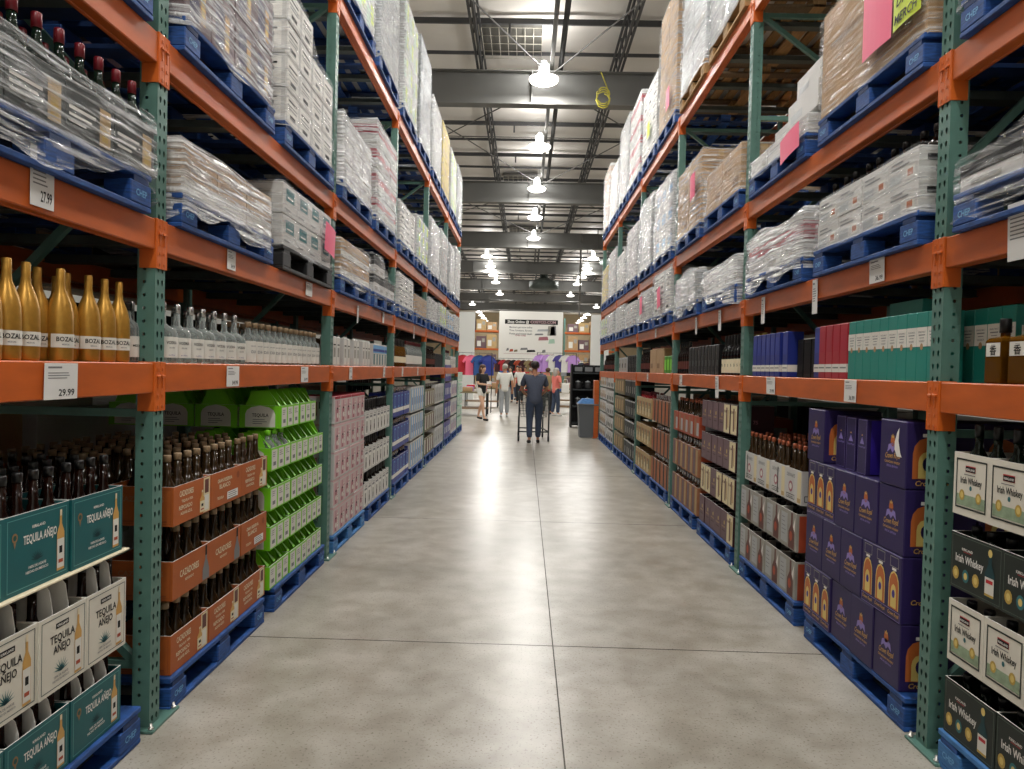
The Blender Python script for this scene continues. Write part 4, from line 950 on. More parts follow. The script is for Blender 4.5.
bottles(R_, 'cop3', cop, 'brown bottle with copper cap in a rust red carton', [y + d for y in NY for d in (-.05, .05)], .863, [.06, .2, .35, .5])
# further bays
far(R_, 'or2', 'orange brown carton with black stripe beyond third right post', 7.95, 9.03, 5, [.142, .50, .858], .21, .27, base='sienna', panels=[(.62, 0, .92, 1, 'ink'), (.1, .1, .5, .9, 'orange_box')])
for z, ly in ((.147, 'bottom'), (.505, 'middle'), (.863, 'top')): bottles(R_, 'whb', lambda: make_bottle('wine', 'label_white', 'cap_silver', None, False, 10), 'white wrapped bottle in an orange brown carton', [y + d for y in spread(7.95, 9.03, 5) for d in (-.05, .05)], z, [.06], layer=ly)
far(R_, 'tan2', 'tan carton with small print before fourth right post', 9.13, 10.27, 5, [.142, .50, .858], .222, .255, base='tan_box', panels=[(.1, .1, .45, .5, 'cream_card'), (.55, .3, .9, .8, 'olive_box'), (.15, .65, .45, .8, 'orange_dark')])
bottles(R_, 'redb', lambda: make_bottle('tall', 'red', 'cap_maroon', None, False, 8), 'red bottle standing in a top tan carton', spread(9.15, 10.2, 9), .865, [.06, .17])
far(R_, 'blkc', 'black carton with white caps beyond fourth right post', 10.47, 11.5, 5, [.142, .455, .768, 1.081], .2, .25, base='black_box', panels=[(.1, .1, .5, .9, 'green_black'), (.6, .2, .9, .6, 'grey_box'), (0, .92, 1, 1, 'silver_box')])
far(R_, 'oli', 'olive brown carton before fifth right post', 11.62, 12.8, 4, [.142, .455, .768, 1.081], .28, .27, base='olive_box', panels=[(.1, .2, .5, .8, 'tan_box'), (.6, .1, .9, .9, 'kraft_dark')], open_top=False)
far(R_, 'wk1', 'white and black carton beyond fifth right post', 12.98, 14.0, 4, [.142 + .25 * i for i in range(5)], .25, .2, base='card_white', panels=[(.1, .1, .5, .5, 'ink'), (.6, .2, .9, .8, 'grey_box')])
far(R_, 'wk2', 'white and brown carton at far right rack end', 14.2, 15.3, 4, [.142 + .25 * i for i in range(5)], .27, .22, base='card_white', panels=[(.1, .2, .5, .8, 'tan_box'), (.6, .1, .9, .5, 'brown_print')])

# ================================================================== RIGHT RACK, first beam shelf
sk = lambda: make_bottle('square', 'glass_amber', 'cap_black', (.095, .142, 1, 'label_white', [('香', .102, .035, None, 'ink'), ('WHISKY', .132, .006, None, 'ink_grey')]))
line(R_, 'sake', sk, 'square amber bottle with white label on near right shelf', 'bottle', [(2.28, .06), (2.4, .055), (2.53, .06)], Z1, jit=.05)
line(R_, 'sake', sk, 'square amber bottle in second row of near right shelf', 'bottle', [(2.27, .18), (2.41, .19)], Z1, jit=.1)
def teal_gift():
    w, d, h = .0765, .1, .285; m = MB(); m.bbox(-w / 2, w / 2, 0, d, 0, h, 'teal_gift', .002); F, A, B = faces_of(w, d)
    m.rect(F, 0, h * .5, w, h * .78, 'label_white', .0003); m.disc(F, w / 2, h * .5, .011, .014, 'kraft', .0006); m.rect(F, w * .2, h * .66, w * .8, h * .675, 'ink_grey', .0006); m.rect(F, w * .28, h * .62, w * .72, h * .63, 'ink_grey', .0006); m.text(F, 'SINGLE MALT', w / 2, h * .7, .009, 'ink_grey', .0007); m.text(F, 'WHISKY', w / 2, h * .565, .011, 'ink_grey', .0007)
    for E in (A, B): m.rect(E, .02, h * .52, d - .02, h * .74, 'label_white', .0003)
    return m.build('gift_box')
line(R_, 'tgift', teal_gift, 'teal whisky gift box with white band beyond first right post', 'box', [(2.89 + .0785 * i, .012) for i in range(10)], Z1, jit=.015)
line(R_, 'tgift', teal_gift, 'teal whisky gift box in second row beyond first right post', 'box', [(2.62 + .0785 * i, .13) for i in range(13)], Z1, jit=.015)
line(R_, 'tgift', teal_gift, 'teal whisky gift box in third row beyond first right post', 'box', [(2.5 + .0785 * i, .25) for i in range(8)], Z1, jit=.015)
o = dup(PR['tgift'].o); o.location = (1.6106 + .17, 3.0, Z1 + .286 + .04); o.rotation_euler = (PI / 2, PI / 2 * 0, PI); o.rotation_euler = (0, PI / 2, PI / 2)
o.location = (1.6106 + .22, 3.17, Z1 + .286 + .0384); tag(o, 'teal whisky gift box lying flat on the standing teal boxes', 'box')
def book(base, band, nm): return lambda: generic(.0855, .1, .285, base, [(0, .12, 1, .27, 'label_white'), (.1, .19, .9, .215, 'ink_grey'), (.12, .5, .88, .9, band)], ends=[(0, .12, 1, .27, 'label_white')], name='gift_box')
line(R_, 'redg', book('red_gift', 'crimson', 0), 'red whisky gift box with white band beside teal boxes', 'box', [(3.69 + .0875 * i, .012) for i in range(4)], Z1, jit=.015)
line(R_, 'navg', book('navy', 'royal_blue', 0), 'navy gift box with white band beside red boxes', 'box', [(4.06, .03), (4.22, .2), (4.31, .2), (4.4, .2), (4.52, .015), (4.66, .015), (4.75, .015), (4.84, .015), (4.93, .015), (5.02, .015), (5.11, .015)], Z1, jit=.02)
line(R_, 'blkn', gk, 'black tall box in gap between navy boxes', 'box', [(4.17, .06), (4.28, .06), (4.39, .06)], Z1, jit=.03)
creamb = lambda: make_bottle('wine', 'glass_black', 'cap_black', (.02, .13, 1.2, 'cream', [('75', .07, .03, None, 'ink')]), True, 12)
line(R_, 'creamb', creamb, 'black bottle with cream label beyond second right post', 'bottle', [(5.46 + .085 * i, .055) for i in range(7)], Z1, jit=.1)
line(R_, 'goldcap', lambda: make_bottle('tall', 'glass_dark', 'gold_coin', None, False, 10), 'dark bottle with gold cap behind cream labelled bottles', 'bottle', [(5.46 + .09 * i, .2) for i in range(9)], Z1)
line(R_, 'gk2', lambda: generic(.1, .1, .26, 'black_box', [(.1, .1, .9, .9, 'ink'), (.3, .3, .7, .5, 'green_black'), (.03, 0, .08, 1, 'grey_box')], name='gift_box'), 'black gift box in row before third right post', 'box', [(6.12 + .125 * i, .02) for i in range(9)], Z1, jit=.02)
line(R_, 'dkl', dkl, 'dark bottle with brown label before third right post', 'bottle', [(7.3 + .1 * i, .06) for i in range(5)], Z1)
line(R_, 'grn', lambda: generic(.14, .15, .2, 'lime_dark', [(.1, .2, .9, .8, 'lime')], name='gift_box'), 'green box on the shelf beyond third right post', 'box', [(8.1, .03), (8.26, .03), (8.42, .03)], Z1, jit=.02)
line(R_, 'tanb', lambda: generic(.42, .3, .3, 'kraft', [(.1, .2, .5, .4, 'kraft_dark')], name='carton'), 'tan carton on the shelf past the green boxes', 'carton', [(8.78, .03), (9.24, .03)], Z1, jit=.02)
line(R_, 'dkl', dkl, 'dark bottle with brown label before fourth right post', 'bottle', [(9.55 + .1 * i, .06) for i in range(7)], Z1)
line(R_, 'gk2', gk, 'black gift box in row beyond fourth right post', 'box', [(10.5 + .16 * i, .03) for i in range(7)], Z1, jit=.03)
line(R_, 'rib', lambda: generic(.3, .3, .24, 'silver_box', [(.1, .1, .9, .9, 'grey_box'), (.2, .3, .5, .6, 'ink')], name='carton'), 'grey carton on shelf before fifth right post', 'carton', [(11.75 + .33 * i, .03) for i in range(3)], Z1, jit=.02)
line(R_, 'dkl', dkl, 'dark bottle with brown label beyond fifth right post', 'bottle', [(13.0 + .2 * i, .06) for i in range(10)], Z1)
# ================================================================== wrapped loads on the upper beams
def wrap_mesh(w, d, h, seed, matn, drop=.1, amp=.014, slump=0.0, top=True):
    """stretch film pulled round a load: rounded plan, puckered sides, ragged hem, folded-in top"""
    N = 64; m = MB(); pts = []
    hw, hd, r = w / 2 + .006, d / 2 + .006, .03
    per = 4 * (hw + hd)
    for i in range(N):
        s = per * i / N
        for L, f in ((2 * hw, lambda t: (-hw + t, -hd, 0, -1)), (2 * hd, lambda t: (hw, -hd + t, 1, 0)), (2 * hw, lambda t: (hw - t, hd, 0, 1)), (2 * hd, lambda t: (-hw, hd - t, -1, 0))):
            if s <= L: pts.append(f(s)); break
            s -= L
    rows = []; K = 13
    for k in range(K):
        t = k / (K - 1); row = []
        for i, (x, y, nx_, ny_) in enumerate(pts):
            hem = -drop * (.55 + .75 * noise.noise(Vector((i * .21, seed, 3))))
            topz = h + .004 + slump * (noise.noise(Vector((x * 2.2, y * 2.2, seed)))) 
            z = hem + (topz - hem) * t
            dd = amp * (noise.noise(Vector((x * 5 + z * 3, y * 5 - z * 4, z * 9 + seed))) + .6 * noise.noise(Vector((x * 14 + z * 9, y * 14 + z * 9, seed))) + .75)
            if k == K - 1: dd = -.004
            if k == 0: dd += .012
            row.append((x + nx_ * dd, y + ny_ * dd + d / 2, z))
        rows.append(row)
    if top:
        for q, zz in ((.93, .010), (.8, .012)): rows.append([(x * q, (y) * q + d / 2, h + zz + .012 * noise.noise(Vector((x * 9, y * 9, seed + q)))) for x, y, a, b in pts])
    vs = [p for r in rows for p in r]
    fs = [(k * N + i, k * N + (i + 1) % N, (k + 1) * N + (i + 1) % N, (k + 1) * N + i) for k in range(len(rows) - 1) for i in range(N)]
    m.add(vs, fs, matn, True)
    return m
def lc(style, w, d, h):
    """one carton inside a wrapped load"""
    P = dict(
        white=('card_white', [(.1, .62, .6, .68, 'ink_grey'), (.1, .5, .45, .54, 'ink_grey'), (.7, .2, .9, .5, 'grey_box')], [(.2, .6, .7, .68, 'ink_grey'), (.25, .3, .6, .5, 'ink_grey')], False),
        doc=('card_white', [(.08, .08, .92, .92, 'white'), (.2, .7, .8, .76, 'ink'), (.15, .56, .85, .6, 'ink_grey'), (.2, .46, .8, .5, 'ink_grey'), (.3, .2, .7, .32, 'ink')], [(.08, .08, .92, .92, 'white'), (.15, .7, .85, .76, 'ink'), (.2, .5, .8, .62, 'ink_grey'), (.25, .2, .75, .34, 'ink')], False),
        greenpanel=('card_white', [(.2, .45, .8, .85, 'agave'), (.3, .55, .7, .6, 'white'), (.1, .15, .5, .2, 'ink_grey')], [(.2, .3, .8, .7, 'grey_box')], False),
        kraft=('kraft', [(.1, .6, .5, .66, 'kraft_dark'), (.6, .15, .9, .35, 'kraft_dark')], [(.3, .4, .7, .6, 'kraft_dark')], False),
        brownlow=('kraft', [(0, .0, 1, .35, 'label_white'), (.1, .5, .6, .6, 'kraft_dark')], [(.2, .2, .8, .7, 'label_white')], False),
        purple=('mauve_box', [(.15, .1, .5, .8, 'purple_box'), (.55, .15, .75, .75, 'gold_ink'), (.6, .25, .7, .5, 'gold_label')], [(.2, .1, .8, .7, 'purple_box')], False),
        dark=('green_black', [(.06, .5, .6, .56, 'white'), (.06, .38, .52, .43, 'white'), (.06, .27, .4, .32, 'white'), (.68, .1, .92, .8, 'tan_box'), (.73, .2, .87, .5, 'gold_coin')], [(.2, .2, .8, .6, 'tan_box')], True),
        bw=('card_white', [(0, .55, 1, 1, 'ink'), (.2, .15, .7, .35, 'grey_box')], [(0, .5, 1, 1, 'ink')], False),
        red=('card_white', [(0, .45, 1, .75, 'crimson'), (.2, .1, .7, .3, 'grey_box')], [(0, .4, 1, .8, 'crimson')], False),
        greenw=('card_white', [(.1, .1, .5, .7, 'mint'), (.55, .3, .9, .9, 'lime_paper')], [(.1, .1, .8, .7, 'mint')], False),
        yellow=('yellow_box', [(.1, .3, .9, .5, 'tan_box')], [(.1, .3, .9, .5, 'tan_box')], False),
        printed=('card_white', [(.06, .1, .46, .42, 'silver_box'), (.1, .6, .7, .66, 'ink_grey'), (.1, .74, .5, .8, 'ink_grey'), (.62, .12, .9, .5, 'label_white'), (.66, .2, .84, .42, 'orange_box')], [(.1, .55, .6, .75, 'ink'), (.2, .2, .8, .4, 'ink_grey')], False),
        bluew=('card_white', [(.2, .2, .8, .6, 'sky_blue'), (.3, .65, .7, .75, 'ink_grey')], [(.2, .2, .8, .6, 'sky_blue')], False),
        printedopen=('card_white', [(.06, .1, .46, .42, 'silver_box'), (.1, .6, .7, .66, 'ink_grey'), (.1, .74, .5, .8, 'ink_grey'), (.62, .12, .9, .5, 'label_white'), (.66, .2, .84, .42, 'orange_box')], [(.1, .55, .6, .75, 'ink'), (.2, .2, .8, .4, 'ink_grey')], True),
        greyw=('silver_box', [(.1, .1, .9, .3, 'grey_box')], [(.1, .1, .9, .3, 'grey_box')], False))[style]
    return generic(w, d, h, P[0], P[1], (), P[2], P[3], 'carton', 'black_box', 'tape' if style == 'kraft' else None)
LOADS = []
def load(side, k, h, lev, ht, style, nx=3, nz=2, pk='blue', flm='film', desc='', stepped=None, bott=None, w=1.03, d=1.05, dy=0, stickers=(), slump=.02, drop=.1, pal=True, top=True, off=-.02, nd=3):
    z = LV[lev]
    if pal: pallet(side, k, h, lev, pk)
    z += .142
    e = empty('wrapped_load'); put(e, side, half_y(side, k, h) + dy, off, z, .01)
    if not bott: nd = 2 if k > 1 else nd
    cw, cd, ch = w / nx, d / nd, ht / nz
    if bott: ch = ht * .72
    o0 = None; key = (style, round(cw, 3), round(cd, 3), round(ch, 3))
    for iz in range(nz):
        for ix in range(nx):
            for iy in range(nd):
                if 0 < ix < nx - 1 and iy > 0: continue
                if stepped and iz >= stepped[ix if side < 0 else nx - 1 - ix]: continue
                c = proto(('lc',) + key, lambda: lc(style, cw - .006, cd - .006, ch - .003)); child(c, e)
                c.location = (-w / 2 + cw * (ix + .5) + random.uniform(-.003, .003), iy * cd + random.uniform(0, .005), iz * (ch if not bott else ht))
                c.rotation_euler = (0, 0, random.uniform(-.008, .008))
    if bott:
        nb = max(6, int(w / .1))
        for iy in range(2):
            for i in range(nb):
                b = proto(('lb', bott), lambda: make_bottle(*BOT[bott])); child(b, e); b.location = (-w / 2 + w * (i + .5) / nb, .06 + iy * .12, ht * nz - ht + .012); b.rotation_euler = (0, 0, random.uniform(-3, 3))
    random.seed(hash((side, k, h, lev)) % 9999 if False else side * 500 + k * 50 + h * 10 + lev)
    hh = ht * (stepped and max(stepped) / nz or 1)
    if flm:
        if stepped:
            pass
        f = wrap_mesh(w, d, hh if not bott else ht * .82 * nz, side * 31 + k * 7 + h * 3 + lev * 1.7, flm, drop, slump=slump, top=top)
        if stepped:
            nn = [stepped[i if side < 0 else nx - 1 - i] / nz * ht for i in range(nx)]
            v2 = []
            for x, y, zz in f.v:
                t = min(max((x + w / 2) / w * nx - .5, 0), nx - 1); i0 = min(int(t), nx - 2); hx = nn[i0] + (nn[i0 + 1] - nn[i0]) * (t - i0)
                v2.append((x, y, zz * hx / hh + .02 if zz > 0 else zz))
            f.v = v2
        f.build('stretch_wrap', e)
    for (a, b, sw, sh, mm, tx, rot) in stickers:
        s = MB(); F = (V3((0, 0, 0)), V3((math.cos(rot), 0, math.sin(rot))), V3((-math.sin(rot), 0, math.cos(rot))))
        n = 6
        for i in range(n): s.add([s.fp(F, sw * x / n, sh * y, .0) + V3((0, -.006 * math.sin(PI * x / n), 0)) for x, y in ((i, 0), (i + 1, 0), (i + 1, 1), (i, 1))], [(0, 1, 2, 3)], mm)
        for t, ty, sz in tx: s.text(F, t, sw / 2, sh * ty, sz, 'ink', .0075, shear=.15)
        o = s.build('sticker', e); o.location = (a, -.032, b)
    tag(e, '%s, %s rack %s, %s' % (desc, SN[side], LEVN[lev], bayname(side, k, h)), 'wrapped goods', 'wrapped pallet loads in the %s rack' % SN[side])
    return e
BOT = {'maroon': ('tall', 'glass_green', 'cap_maroon', None, False, 12), 'white': ('round', 'label_white', 'cap_silver', None, False, 10), 'dark': ('tall', 'glass_dark', 'cap_black', None, False, 10)}
PINK = lambda x, z, r=.1: (x, z, .2, .24, 'pink', [], r)
# left, second beam
load(-1, -1, 1, 2, .25, 'dark', 4, 1, flm='film', desc='dark green cartons of red capped bottles in film', bott='maroon', d=1.0, slump=.04, drop=.2, dy=.04)
load(-1, 0, 0, 2, .225, 'brownlow', 3, 1, flm='film_dense', desc='low tan load in crumpled film', slump=.03, drop=.16)
load(-1, 0, 1, 2, .37, 'greenpanel', 4, 2, pk='black', flm='film_light', desc='white cartons with pink sheet', stickers=[(.24, .1, .26, .2, 'pink', [], -.12)], slump=.015, drop=.05)
load(-1, 1, 0, 2, .29, 'brownlow', 3, 2, desc='tan wrapped load', slump=.03)
load(-1, 1, 1, 2, .34, 'bw', 4, 2, desc='black and white cartons in film', flm='film_light', stepped=[2, 2, 1, 1])
load(-1, 2, 0, 2, .36, 'doc', 3, 2, desc='white cartons with loose film')
load(-1, 2, 1, 2, .24, 'kraft', 3, 1, desc='low grey brown load in film')
for k in (3, 4):
    load(-1, k, 0, 2, .33, ('white', 'bluew')[k - 3], 3, 2, desc=('white wrapped cartons', 'white blue wrapped cartons')[k - 3])
    load(-1, k, 1, 2, .36, ('greenw', 'white')[k - 3], 3, 2, desc=('pale green wrapped cartons', 'white wrapped cartons')[k - 3])
# left, third beam
load(-1, -1, 1, 3, .5, 'kraft', 3, 2, desc='tan wrapped cartons')
load(-1, 0, 0, 3, .55, 'purple', 4, 2, flm='film_steep', desc='purple cartons tightly wrapped in streaky film', slump=.05, drop=.06)
load(-1, 0, 1, 3, .78, 'doc', 4, 4, flm='film_light', desc='stepped white cartons with printed sheets', stepped=[4, 4, 3, 3], drop=.05)
load(-1, 1, 0, 3, .52, 'white', 3, 3, flm='film_dense', desc='white cartons in milky film', slump=.04)
load(-1, 1, 1, 3, .88, 'red', 3, 4, flm='film_steep', desc='tall white and red cartons in film')
load(-1, 2, 0, 3, .45, 'doc', 3, 2, desc='white printed cartons in film')
load(-1, 2, 1, 3, .55, 'greenw', 3, 3, desc='white and lime cartons in film')
for k in (3, 4):
    load(-1, k, 0, 3, (.8, .85)[k - 3], 'white', 3, 4, flm='film_dense', desc='tall white wrapped load')
    load(-1, k, 1, 3, (.86, 1.0)[k - 3], 'printed', 3, 4, flm='film', desc='tall printed white cartons in film')
# left, top beam
load(-1, 0, 1, 4, 1.15, 'greyw', 3, 4, pk='blue', desc='grey cartons in film')
load(-1, 1, 0, 4, 1.2, 'greenw', 3, 4, flm='film_steep', desc='tall pale green cartons in film')
load(-1, 1, 1, 4, 1.2, 'white', 3, 4, flm='film_hazy', desc='tall milky wrapped load')
load(-1, 2, 0, 4, 1.22, 'greenw', 3, 4, flm='film_dense', desc='tall green tinted wrapped load')
load(-1, 2, 1, 4, 1.32, 'greyw', 3, 4, flm='film_hazy', desc='tall grey wrapped load')
load(-1, 3, 0, 4, 1.05, 'white', 3, 4, flm='film_dense', desc='tall white wrapped load')
load(-1, 3, 1, 4, 1.1, 'yellow', 3, 4, flm='film_light', desc='tall yellow cartons in film')
load(-1, 4, 0, 4, 1.05, 'greenw', 3, 4, desc='pale green wrapped load')
load(-1, 4, 1, 4, 1.1, 'white', 3, 4, flm='film_hazy', desc='milky wrapped load')
# right, second beam
load(1, -1, 1, 2, .3, 'bw', 3, 3, flm='film_light', desc='low load under baggy clear film', slump=.05, drop=.2, stepped=[3, 2, 1])
load(1, 0, 0, 2, .27, 'printedopen', 4, 2, flm='film_light', desc='white printed cartons with bottle tops', drop=.03, slump=.01, top=False)
load(1, 0, 1, 2, .27, 'red', 3, 1, flm='film_dense', desc='white load with red strip in crumpled film', slump=.06, drop=.14)
load(1, 1, 0, 2, .27, 'white', 4, 1, flm='film_dense', desc='row of white bottles in milky film', bott='white', slump=.03, drop=.14)
load(1, 1, 1, 2, .3, 'white', 3, 1, flm='film_hazy', desc='white load under sloping film', slump=.08, drop=.14)
load(1, 2, 0, 2, .5, 'doc', 3, 2, desc='white cartons with pink sheet in film', stickers=[PINK(-.1, .05, .2)], slump=.05)
load(1, 2, 1, 2, .4, 'white', 3, 2, desc='white wrapped cartons with pink note', stickers=[PINK(-.2, .08)])
for k in (3, 4):
    load(1, k, 0, 2, (.36, .4)[k - 3], 'printed', 3, 2, desc='printed white cartons in film')
    load(1, k, 1, 2, (.42, .38)[k - 3], ('white', 'greenw')[k - 3], 3, 2, desc=('white wrapped cartons', 'pale green wrapped cartons')[k - 3])
# right, third beam
load(1, -1, 1, 3, .5, 'kraft', 2, 1, desc='tan wrapped cartons')
load(1, 0, 0, 3, .56, 'kraft', 1, 1, flm='film_light', desc='large brown carton with pink and lime notes', stickers=[(.03, .08, .27, .3, 'pink', [], .0), (.315, .09, .22, .23, 'lime_paper', [('DNW', .4, .06), ('MERCH', .09, .055)], .0)], slump=.005, drop=.05, nd=1)
load(1, 0, 1, 3, .12, 'white', 3, 1, flm='film', desc='low white load with pink note in film', stickers=[(.18, -.1, .31, .15, 'pink', [], .1)], slump=.05, drop=.08)
for i, (y, zz, hh, nm) in enumerate(((4.36, .125, .16, 'white carton lying on low wrapped load beside big brown carton'), (4.32, .286, .13, 'upper white carton on the stepped pile beside big brown carton'), (4.8, .125, .11, 'flat white carton on low wrapped load near pink note'))):
    o = proto(('stepc', i), lambda: generic((.5, .4, .3)[i], .4, hh, 'card_white', [(.1, .2, .5, .5, 'silver_box')], name='carton')); put(o, 1, y + .05, .03 + .02 * i, LV[3] + .142 + zz + .022, .02); tag(o, nm, 'carton', 'loose white cartons on the right third beam')
load(1, 1, 0, 3, .36, 'kraft', 2, 1, flm='film_light', desc='brown carton load', slump=.01, drop=.04)
load(1, 1, 1, 3, .68, 'kraft', 2, 2, flm='film', desc='tall brown and clear wrapped load with pink note', stickers=[PINK(.2, .25, .1)], slump=.05)
load(1, 2, 0, 3, .85, 'bluew', 3, 3, flm='film_dense', desc='white wrapped load with blue panels', slump=.05)
load(1, 2, 1, 3, .92, 'white', 3, 3, flm='film_hazy', desc='tall crumpled white wrapped load', slump=.06)
for k in (3, 4):
    load(1, k, 0, 3, (.8, .85)[k - 3], ('white', 'printed')[k - 3], 3, 4, desc='tall white wrapped cartons')
    load(1, k, 1, 3, (.6, .7)[k - 3], ('doc', 'yellow')[k - 3], 3, 3, desc=('printed white cartons in film', 'white and yellow cartons in film')[k - 3])
# right, top beam
load(1, 0, 0, 4, .8, 'kraft', 2, 2, pk='wood', desc='brown cartons on a wood pallet')
load(1, 0, 1, 4, 1.1, 'white', 2, 3, pk='wood', flm='film_hazy', desc='white load in smooth film')
load(1, 1, 0, 4, 1.15, 'white', 2, 3, pk='wood', flm='film_hazy', desc='tall white load in grey film')
load(1, 1, 1, 4, 1.15, 'greyw', 2, 3, pk='wood', flm='film_steep', desc='tall grey load in film')
load(1, 2, 0, 4, 1.45, 'kraft', 2, 3, pk='blue', flm='film', desc='very tall brown cartons in film', stickers=[PINK(.1, .1, .1)])
load(1, 2, 1, 4, .95, 'doc', 3, 3, flm='film', desc='printed white cartons with lime note', stickers=[(0, .2, .2, .2, 'lime_paper', [], .1)])
load(1, 3, 0, 4, 1.2, 'red', 3, 4, flm='film', desc='tall white cartons with red print')
load(1, 3, 1, 4, 1.3, 'white', 3, 4, flm='film_dense', desc='tall white wrapped load')
load(1, 4, 0, 4, .95, 'printed', 3, 3, desc='printed white wrapped cartons')
load(1, 4, 1, 4, 1.2, 'kraft', 3, 4, flm='film_dense', desc='tall tan and white wrapped load')
random.seed(11)

# bottle tops showing over the white cartons on the right second beam
for i in range(9):
    o = proto('tops', lambda: make_bottle('round', 'glass_dark', 'cap_black', None, True, 10)); put(o, 1, 3.02 + .122 * i - (.02 if i % 2 else 0), .075, LV[2] + .142 + .142, .1)
    tag(o, 'dark bottle standing on white printed cartons, right second beam, %s from near end' % ORD[i + 1], 'bottle', 'bottles on white printed cartons')

# ================================================================== price cards on the beams
def card(w, h, price, big):
    m = MB(); n = 4
    F = (V3((-w / 2, 0, 0)), V3((1, 0, 0)), V3((0, 0, 1)))
    m.bbox(-w / 2, w / 2, -.0012, 0, 0, h, 'paper', .0004)
    F = (V3((-w / 2, -.0014, 0)), V3((1, 0, 0)), V3((0, 0, 1)))
    scribble(m, F, w * .1, w * .6, h * .86, 1, .01, 'ink_grey', .0002, h * .05); scribble(m, F, w * .1, w * .8, h * .72, 3 if not big else 6, h * .07, 'ink_grey', .0002, h * .025)
    if price: m.text(F, price, w * .66, h * .1, h * .26, 'ink', .0003, width=w * .48)
    return m.build('price_card')
CARDS = [(-1, 2, 2.105, .105, .175, '27.99', -.105, 'tall white price card below the dark green wrapped cartons'), (-1, 2, 3.47, .1, .095, '34.99', -.1, 'price card on second left beam under low tan load'),
         (-1, 2, 4.72, .14, .09, '', -.1, 'blank white card on second left beam below pink sheet'), (-1, 2, 6.1, .05, .15, '', -.19, 'narrow white card hanging from second left beam, third bay'),
         (-1, 2, 7.2, .08, .11, '', -.12, 'white card on second left beam below black and white cartons'), (-1, 2, 9.2, .06, .16, '', -.19, 'narrow hanging card on second left beam, fourth bay'),
         (-1, 1, 2.2, .16, .112, '29.99', -.118, 'white price card reading 29.99 under gold bottles'), (-1, 1, 3.51, .15, .1, '34.99', -.11, 'price card under wide clear bottles, first left bay'), (-1, 1, 4.66, .15, .1, '24.99', -.11, 'price card under frosted white bottles'),
         (-1, 1, 5.9, .1, .1, '36.99', -.11, 'price card under white gift boxes, second left bay'), (-1, 1, 7.3, .1, .1, '27.99', -.11, 'price card under blue white gift boxes'), (-1, 1, 8.4, .1, .1, '24.99', -.11, 'price card under amber bottles on left shelf'), (-1, 1, 9.6, .1, .1, '24.99', -.11, 'price card under pale red capped bottles, left shelf'),
         (1, 2, 2.37, .13, .19, '', -.15, 'large white notice card at right edge, second beam'), (1, 2, 3.33, .14, .11, '36.99', -.11, 'price card under white printed cartons on right second beam'), (1, 2, 4.03, .07, .19, '', -.2, 'narrow strip card hanging between two right bays, nearest one'),
         (1, 2, 4.9, .07, .18, '', -.2, 'narrow strip card below white load with red strip'), (1, 2, 5.98, .08, .17, '', -.19, 'narrow strip card below row of white bottles'), (1, 2, 6.8, .07, .16, '', -.18, 'narrow strip card before third right post'), (1, 2, 8.9, .1, .11, '', -.12, 'white card on second right beam beyond third post'),
         (1, 1, 3.56, .13, .11, '36.99', -.112, 'price card under teal gift boxes'), (1, 1, 4.7, .16, .11, '29.99', -.112, 'price card under navy gift boxes'), (1, 1, 6.0, .1, .18, '', -.19, 'tall white card hanging under black gift boxes'), (1, 1, 7.4, .12, .1, '24.99', -.11, 'price card before third right post on first beam'), (1, 1, 9.4, .1, .1, '27.99', -.11, 'price card on first right beam before fourth post')]
for i, (s, lv, y, w, h, pr, dz, lab) in enumerate(CARDS):
    o = card(w, h, pr, h > .15); put(o, s, y, -.0055, LV[lv] + dz, .0); o.rotation_euler.x = random.uniform(.0, .03); tag(o, lab, 'price card', 'price cards on the beams')

# ================================================================== racks behind, with cartons added to block light and darken the back
for side in (-1, 1):
    for k in range(-1, 4):
        for h in (0, 1):
            for lv in (0, 1, 2):
                st = ('kraft', 'white', 'dark', 'kraft')[(k + h + lv) % 4]
                o = proto(('back', st, lv), lambda: lc(st if st != 'dark' else 'bw', 1.1, .8, (1.15, .36, .5)[lv]))
                put(o, side, half_y(side, k, h), RD + .32, LV[lv] + .001 + (.0 if lv == 0 else 0), .01)
                tag(o, 'added %s carton in the rack behind %s one, %s, %s' % ({'kraft': 'brown', 'white': 'white', 'dark': 'black and white'}[st], SN[side], ('floor', 'first beam', 'second beam')[lv], bayname(side, k, h)), 'carton', 'added cartons in the racks behind')
    rk = empty('pallet_rack', (side * XF[side], 0, 0)); tag(rk, 'rear rack standing back to back with the %s rack' % SN[side], 'rack')
    for k in range(-1, 5):
        o = proto('rpost', make_rear_post); child(o, rk); put(o, side, post(side, k), RD + .22, 0); o.location.x -= side * XF[side]
    for k in range(-1, 4):
        for l in (1, 2, 3, 4):
            o = proto('rbeam', lambda: make_beam(False)); child(o, rk); put(o, side, post(side, k) + PITCH / 2, RD + .22, LV[l]); o.location.x -= side * XF[side]
            o = proto('deck', make_deck); child(o, rk); put(o, side, post(side, k) + PITCH / 2, RD + .22, LV[l]); o.location.x -= side * XF[side]

m_ = generic(.86, .3, .25, 'card_white', [(.02, .04, .98, .96, 'label_white')], [('TEREMANA', .5, .6, .09, .6, 'rust_box')], [(.1, .1, .4, .5, 'ink_grey')]); put(m_, -1, 4.26, RD + .34, 1.153, .0); tag(m_, 'pale lettered tequila carton in the dark behind the tequila bottles', 'carton')
